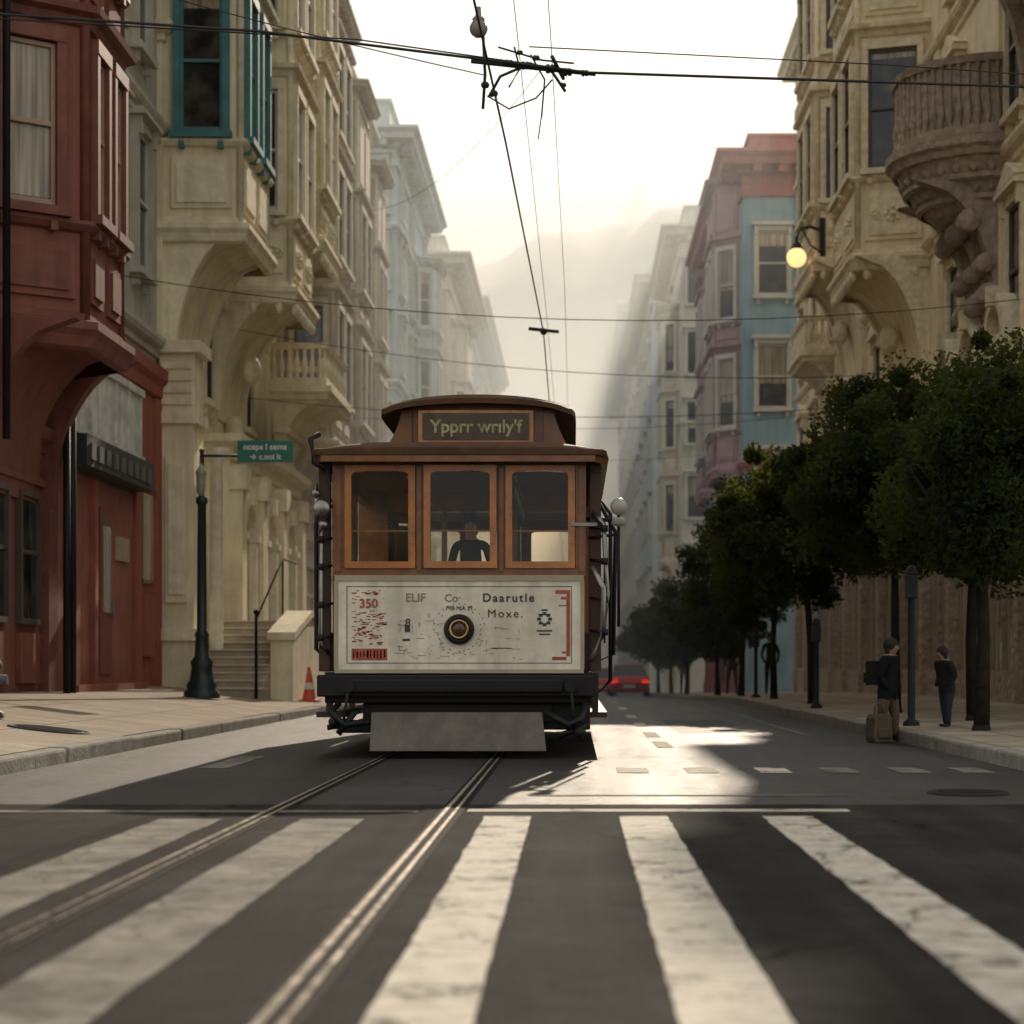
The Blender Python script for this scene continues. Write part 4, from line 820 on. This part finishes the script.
# ------------------------------------------------------------------ people
SKIN=mat('skin',(.30,.19,.13),rough=.6,var=.1)
def person(name_label,loc,rz,H,top,bottom,hair,stride=.12,armout=0,pack=None,bend=0.0,bulk=1.0,hs=1.0):
    e=put('person',None,None,loc,rz,label=name_label,cat='person')
    s=H/1.75
    V=[];E=[];Rr=[]
    def v(x,y,z,r,p=None):
        V.append((x*s,(y- (max(0,z-.95)*bend))*s,z*s)); Rr.append(r*s)
        if p is not None: E.append((p,len(V)-1))
        return len(V)-1
    k=bulk
    pel=v(0,0,.95,.13*k); wai=v(0,-.01,1.1,.12*k,pel); ch=v(0,0,1.3,.145*k,wai); sh=v(0,.01,1.43,.10*k,ch); nk=v(0,0,1.5,.052,sh)
    h1=v(0,-.015,1.58,.075*hs,nk); h2=v(0,-.01,1.66,.092*hs,h1); h3=v(0,0,1.72,.068*hs,h2)
    v(0,-.105*hs,1.62,.014,h2)
    for sd in (-1,1):
        hp=v(sd*.09*k,0,.88,.095*k,pel); kn=v(sd*.10*k,-sd*stride*.7-.02,.49,.062*k,hp); an=v(sd*.10*k,-sd*stride,.10,.042*k,kn); he=v(sd*.10*k,-sd*stride+.03,.045,.042,an); to=v(sd*.12*k,-sd*stride-.16,.035,.034,he)
        s1=v(sd*.175*k,0,1.42,.062*k,sh); el=v(sd*(.25*k+armout),.05,1.14,.046*k,s1); wr=v(sd*(.20*k+armout*.6),-.10,.95,.034*k,el); ha=v(sd*.17*k,-.13,.90,.036,wr)
    me=bpy.data.meshes.new('body'); me.from_pydata(V,E,[]); o=bpy.data.objects.new('body',me); COL.objects.link(o)
    md=o.modifiers.new('skin','SKIN')
    for i,r in enumerate(Rr): me.skin_vertices[0].data[i].radius=(r,r*(.78 if i in(0,1,2,3) else 1))
    me.skin_vertices[0].data[0].use_root=True
    sb=o.modifiers.new('sub','SUBSURF'); sb.levels=2; sb.render_levels=2
    dg=bpy.context.evaluated_depsgraph_get(); m2=bpy.data.meshes.new_from_object(o.evaluated_get(dg)); bpy.data.objects.remove(o)
    for mm in (SKIN,top,bottom,BLACK): m2.materials.append(mm)
    for p in m2.polygons:
        z=p.center.z/s; p.use_smooth=True
        p.material_index=0 if z>1.49 else (1 if (z>.74 or (abs(p.center.x)/s>.15*k and z>.86)) else (2 if z>.1 else 3))
    m2.name='body'; put('body',m2,e)
    off=-bend*.7
    hm=MB(); hm.ball((0,(.025+off)*s,1.68*s),.108*s*hs,14,sc=(.92,1,.98)); hm.ball((0,(.06+off)*s,1.6*s),.085*s*hs,10,sc=(1,.7,1.1)); hm.obj('hair',[hair],e)
    em=MB()
    for sd in (-1,1): em.ball((sd*.035*s,(-.088*hs+off)*s,1.665*s),.011*s,6)
    em.box(-.025*s,.025*s,(-.098*hs+off)*s,(-.09*hs+off)*s,1.588*s,1.598*s); em.obj('face_features',[BLACK],e)
    if pack: 
        pm=MB(); pm.box(-.17*s,.17*s,.10*s,.34*s,.98*s,1.40*s); pm.box(-.12*s,.12*s,.34*s,.40*s,1.02*s,1.2*s)
        for sd in (-1,1): pm.tube([(sd*.1*s,.13*s,1.38*s),(sd*.11*s,-.02*s,1.5*s),(sd*.11*s,-.15*s,1.35*s),(sd*.13*s,-.1*s,1.1*s),(sd*.13*s,.13*s,1.05*s)],.018*s,6)
        pm.obj('backpack',[pack],e,bevel=.04)
    return e
NAVY=mat('navy_jacket',(.014,.014,.017),rough=.9,var=.3,spec=.1); BEIGE=mat('beige_cloth',(.13,.097,.068),rough=.9,var=.3,spec=.1); BROWN=mat('brown_cloth',(.12,.09,.062),rough=.9,var=.3,spec=.1); HAIR=mat('dark_hair',(.02,.014,.01),rough=.7); GREY=mat('dark_grey_cloth',(.025,.025,.026),rough=.9,spec=.1); JEAN=mat('denim',(.03,.035,.05),rough=.9,spec=.1)
person('child in bulky dark jacket and brown trousers standing at the kerb',(3.48,22.2,0),R(60),1.12,NAVY,BROWN,HAIR,stride=.08,bulk=1.5,armout=-.05,hs=1.25,bend=.12,pack=mat('pack_black',(.02,.02,.02),rough=.9,spec=.1))
bg=MB(); bg.prisma([(-.11,0),(.11,0),(.13,.06),(.12,.27),(.09,.31),(-.09,.31),(-.12,.27),(-.13,.06)],-.08,.08,'y'); bg.box(-.08,.08,-.1,-.08,.05,.16)
bgo=bg.obj('shopping_bag',[BEIGE],None,(3.34,21.9,0.002),rz=R(30),bevel=.02,label='beige cloth bag standing on the road by the kerb',cat='bag')
hb=MB(); hb.tube([(-.06,0,.30),(-.055,0,.4),(-.02,0,.43),(.02,0,.43),(.055,0,.4),(.06,0,.30)],.010,6); hb.obj('bag_handle',[BEIGE],bgo)
person('child in dark clothes standing on the pavement by the tree',(4.28,22.95,szr(4.28)),R(-70),.90,GREY,JEAN,HAIR,stride=.06,bulk=1.55,armout=-.05,hs=1.3,bend=.2)
person('person in dark clothes walking on the pavement under the trees',(4.9,62,gz(62)+.15),R(190),1.7,GREY,JEAN,HAIR,stride=.2)
person('person in dark clothes walking on the pavement under the trees',(5.6,57,gz(57)+.17),R(0),1.72,NAVY,GREY,HAIR,stride=.16)
person('person in a pale jacket walking on the pavement',(4.4,80,gz(80)+.14),R(0),1.72,BEIGE,JEAN,HAIR,stride=.16)
person('cable car driver in dark uniform standing at the levers',(CX+.02,CY+1.7,.83),0,1.50,NAVY,NAVY,HAIR,stride=.02)
def meter(x,y,z,h,lab):
    l=put('parking_meter',None,None,(x,y,z),label=lab,cat='parking meter')
    mb=MB(); mb.lathe((0,0,0),[(.1,0),(.1,.04),(.045,.08),(.04,h-.4)],12); mb.obj('meter_post',[BLACK],l)
    mb=MB(); mb.box(-.07,.07,-.06,.06,h-.4,h-.12); mb.prisma([(-.07,h-.119),(.07,h-.119),(.05,h-.03),(0,h),(-.05,h-.03)],-.06,.06,'y'); mb.obj('meter_head',[mat('meter_grey',(.02,.02,.02),rough=.6)],l,bevel=.015)
meter(3.98,23.6,szr(3.98),1.9,'tall dark meter post at the kerb'); meter(4.0,33,szr(4),1.5,'dark parking meter at the kerb'); meter(4.0,44,szr(4),1.5,'dark parking meter at the kerb')

# ------------------------------------------------------------------ cars
DGL=mat('car_glass',(.01,.01,.012),rough=.15,var=.1,spec=.3)
def car(loc,rz,col,lab,k):
    e=put('car',None,None,loc,rz,label=lab,cat='car',group='cars driving down the street')
    P=mat('car_paint'+str(k),col,rough=.4,var=.05,spec=.3)
    mb=MB(); vs=[]
    secs=[(-2.15,.70,.38,.62),(-2.05,.84,.25,.86),(-1.5,.89,.2,.93),(-.6,.9,.2,.95),(.9,.9,.2,.92),(1.6,.88,.2,.82),(2.1,.8,.26,.70),(2.2,.66,.36,.56)]
    for y,w,z0,z1 in secs: vs+=[(-w*.94,y,z0),(-w,y,z0+.2),(-w,y,z1-.16),(-w*.9,y,z1),(w*.9,y,z1),(w,y,z1-.16),(w,y,z0+.2),(w*.94,y,z0)]
    fs=[(i*8+j,i*8+(j+1)%8,(i+1)*8+(j+1)%8,(i+1)*8+j) for i in range(7) for j in range(8)]+[list(range(8)),list(range(56,64))]
    mb.add(vs,fs,0); mb.obj('car_body',[P],e,bevel=.03)
    mb=MB()
    mb.add([(-.8,-1.75,.90),(.8,-1.75,.90),(.63,-1.15,1.42),(-.63,-1.15,1.42),(.66,.1,1.45),(-.66,.1,1.45),(.8,1.0,.9),(-.8,1.0,.9)],[(0,1,2,3),(4,5,7,6),(1,6,4,2),(0,3,5,7)],0); mb.add([(-.65,-1.16,1.425),(.65,-1.16,1.425),(.68,.12,1.455),(-.68,.12,1.455)],[(0,1,2,3)],1)
    mb.obj('cabin',[DGL,P],e)
    for x in (-.8,.8):
        for y in (-1.35,1.35):
            w=MB(); w.lathe((0,0,0),[(0,-.1),(.2,-.1),(.31,-.09),(.32,0),(.31,.09),(.2,.1),(0,.1)],18,axis='x'); w.obj('wheel',[BLACK],e,(x,y,.32))
    for x in (-.68,.68):
        w=MB(); w.box(x-.15,x+.15,-2.14,-2.04,.62,.76); w.obj('tail_light',[emis('tail_red'+str(k)+str(x),(.8,.02,.01),1.0)],e,bevel=.01)
    w=MB(); w.box(-.26,.26,-2.185,-2.15,.42,.54); w.obj('number_plate',[S_WHT],e)
car((2.45,90,gz(90)),0,(.60,.035,.025),'red car with tail lights on driving away',1)
car((1.3,104,gz(104)),0,(.50,.035,.025),'red car waiting on the road',2)
car((2.9,125,gz(125)),0,(.04,.05,.06),'dark car parked along the street',3)

# ------------------------------------------------------------------ overhead wires
WIRE=mat('wire_black',(.012,.012,.012),rough=.6)
def wire(pts,r=.011,sag=0,n=14,lab='thin black overhead wire across the street'):
    P=[Vector(p) for p in pts]
    if len(P)==2 and sag:
        P=[P[0].lerp(P[1],i/n)-Vector((0,0,sag*4*(i/n)*(1-i/n))) for i in range(n+1)]
    mb=MB(); mb.tube(P,r,6); return mb.obj('overhead_wire',[WIRE],label=lab,cat='wire',group='overhead wires')
wire([(-7.7,18.4,7.0),(-2.9,18.4,6.68),(.14,18.4,6.3),(7.5,18.6,6.12)],.013)
wire([(-7.7,18.45,6.95),(-2,18.45,6.62),(.12,18.45,6.32)],.007)
wire([(-.42,18.6,6.6),(3,19,6.55),(7.5,20,6.55)],.006)
wire([(-7.7,22,9.2),(-.9,20,6.75)],.006,.1)
wire([(-.95,10,6.62),(-.84,16.5,6.4),(-.72,21,6.35),(-.50,32.8,6.3),(-.52,42,6.4),(-.5,60,6.1),(-.5,90,5.6),(-.5,140,5.2)],.011,lab='black trolley wire running along the street')
wire([(-.35,8,6.9),(-.22,18.6,6.75),(-.15,33,7.0),(-.15,60,7.0),(-.15,120,6.4)],.004,lab='thin wire running along the street')
wire([(-.6,8,6.9),(-.52,18.6,6.65),(-.45,33,6.6),(-.4,60,6.6)],.004,lab='thin wire running along the street')
for y,zl,zr,s in ((33,7.3,6.9,.55),(42,8.0,7.0,.5),(58,8.2,8.2,.5),(75,9,9,.5),(46,7.0,6.9,.4)): wire([(-7.6,y,zl),(7.5,y,zr)],.008,s)
wire([(-6.0,60,14.5),(-.6,38,12.2)],.007,.6)
l=put('wire_hanger',None,None,(0,18.45,6.3),label='black overhead wire hanger with insulators and clamps',cat='wire hanger')
mb=MB()
mb.tube([(-.95,0,.12),(-.4,0,.06),(.2,0,.0)],.02,8); mb.tube([(-.78,0,-.2),(-.68,0,-.02),(-.4,0,.1),(-.2,0,.02),(-.08,0,-.16)],.014,8); mb.tube([(-.84,0,.38),(-.82,0,.0),(-.84,0,-.32)],.014,8)
mb.tube([(-.3,0,-.4),(-.27,0,-.05),(-.4,0,.18)],.009,6); mb.tube([(-.2,-.2,.1),(-.1,.2,.02)],.02,6); mb.tube([(-.7,0,.25),(-.3,0,.13),(.0,0,.1)],.009,6); mb.tube([(-.3,0,-.38),(-.33,0,-.6)],.006,5)
mb.tube([(-.8,0,-.2),(-.6,0,-.32),(-.35,0,-.22),(-.2,0,-.05)],.008,6); mb.tube([(-.55,0,.25),(-.5,0,.05),(-.6,0,-.12)],.01,6)
for x,z,r in ((-.6,.1,.045),(-.45,.08,.05),(-.22,.05,.055),(-.06,.02,.05),(.1,.01,.04),(-.82,-.1,.04),(-.74,-.18,.04),(-.35,.15,.035),(-.1,-.1,.03),(-.5,.2,.03)): mb.lathe((x,0,z),[(.005,-r),(r*.8,-r*.6),(r*.8,-r*.1),(r*.5,0),(r*.8,r*.2),(r*.7,r*.7),(.005,r)],8,axis='x')
mb.obj('hanger_frame',[WIRE],l)
mb=MB(); mb.ball((-.88,0,.42),.085,12); mb.lathe((-.88,0,.42),[(.05,.06),(.06,.09),(.03,.12),(.02,.2)],10); mb.obj('insulator',[mat('insulator_grey',(.22,.2,.17),rough=.4)],l)
l=put('wire_hanger',None,None,(-.5,33,6.35),label='small black wire clamp on a span wire',cat='wire hanger')
mb=MB(); mb.tube([(-.25,0,.05),(.25,0,.0)],.03,8); mb.tube([(0,-.2,0),(0,.2,0)],.03,8); mb.ball((0,0,0),.06,8); mb.obj('clamp',[WIRE],l)

# ------------------------------------------------------------------ haze volumes
def haze(name,x0,x1,y0,y1,z0,z1,dens,g=.35):
    hm=bpy.data.materials.new(name); hm.use_nodes=True; N=hm.node_tree.nodes; L=hm.node_tree.links
    for x in list(N):
        if x.type=='BSDF_PRINCIPLED': N.remove(x)
    o=[x for x in N if x.type=='OUTPUT_MATERIAL'][0]; v=N.new('ShaderNodeVolumeScatter'); v.inputs['Density'].default_value=dens; v.inputs['Anisotropy'].default_value=g; v.inputs['Color'].default_value=(.90,.98,1,1); L.new(v.outputs[0],o.inputs['Volume'])
    mb=MB(); mb.box(x0,x1,y0,y1,z0,z1); mb.obj(name,[hm],kind='structure')
haze('haze',-350,350,46,590,-20,36,.0064,.36)
haze('hill_haze',-350,350,600,740,-25,174,.011,.45)

# ------------------------------------------------------------------ light, sky, camera
w=bpy.data.worlds.new('World'); S.world=w; w.use_nodes=True; N=w.node_tree.nodes; L=w.node_tree.links
sk=N.new('ShaderNodeTexSky'); sk.sky_type='NISHITA'; sk.sun_disc=False; sk.sun_elevation=SUN_EL; sk.sun_rotation=SUN_AZ; sk.dust_density=1.0; sk.air_density=1.0; sk.ozone_density=1.0
mx=N.new('ShaderNodeMix'); mx.data_type='RGBA'; mx.inputs[0].default_value=.8; mx.inputs[7].default_value=(7.6,7.6,7.1,1); L.new(sk.outputs[0],mx.inputs[6])
bg=N['Background']; bg.inputs[1].default_value=.12; L.new(mx.outputs[2],bg.inputs[0])
ld=bpy.data.lights.new('sun','SUN'); ld.energy=5; ld.angle=R(.5); ld.color=(1,.87,.68); so=bpy.data.objects.new('sun',ld); COL.objects.link(so)
d=Vector((math.sin(SUN_AZ)*math.cos(SUN_EL),math.cos(SUN_AZ)*math.cos(SUN_EL),math.sin(SUN_EL))); so.rotation_euler=(-d).to_track_quat('-Z','Y').to_euler(); so.location=d*100
cd=bpy.data.cameras.new('camera'); cam=bpy.data.objects.new('camera',cd); COL.objects.link(cam); cam.location=(0,0,.85); cam.rotation_euler=(pi/2,0,0)
cd.sensor_width=36; cd.lens=2000/1024*36; cd.shift_x=-(574-512)/1024; cd.shift_y=(665-512)/1024; cd.clip_end=3000; cd.clip_start=.1
cd.dof.use_dof=True; cd.dof.focus_distance=18.4; cd.dof.aperture_fstop=2.0
S.camera=cam
S.view_settings.view_transform='Standard'; S.view_settings.look='None'; S.view_settings.exposure=0
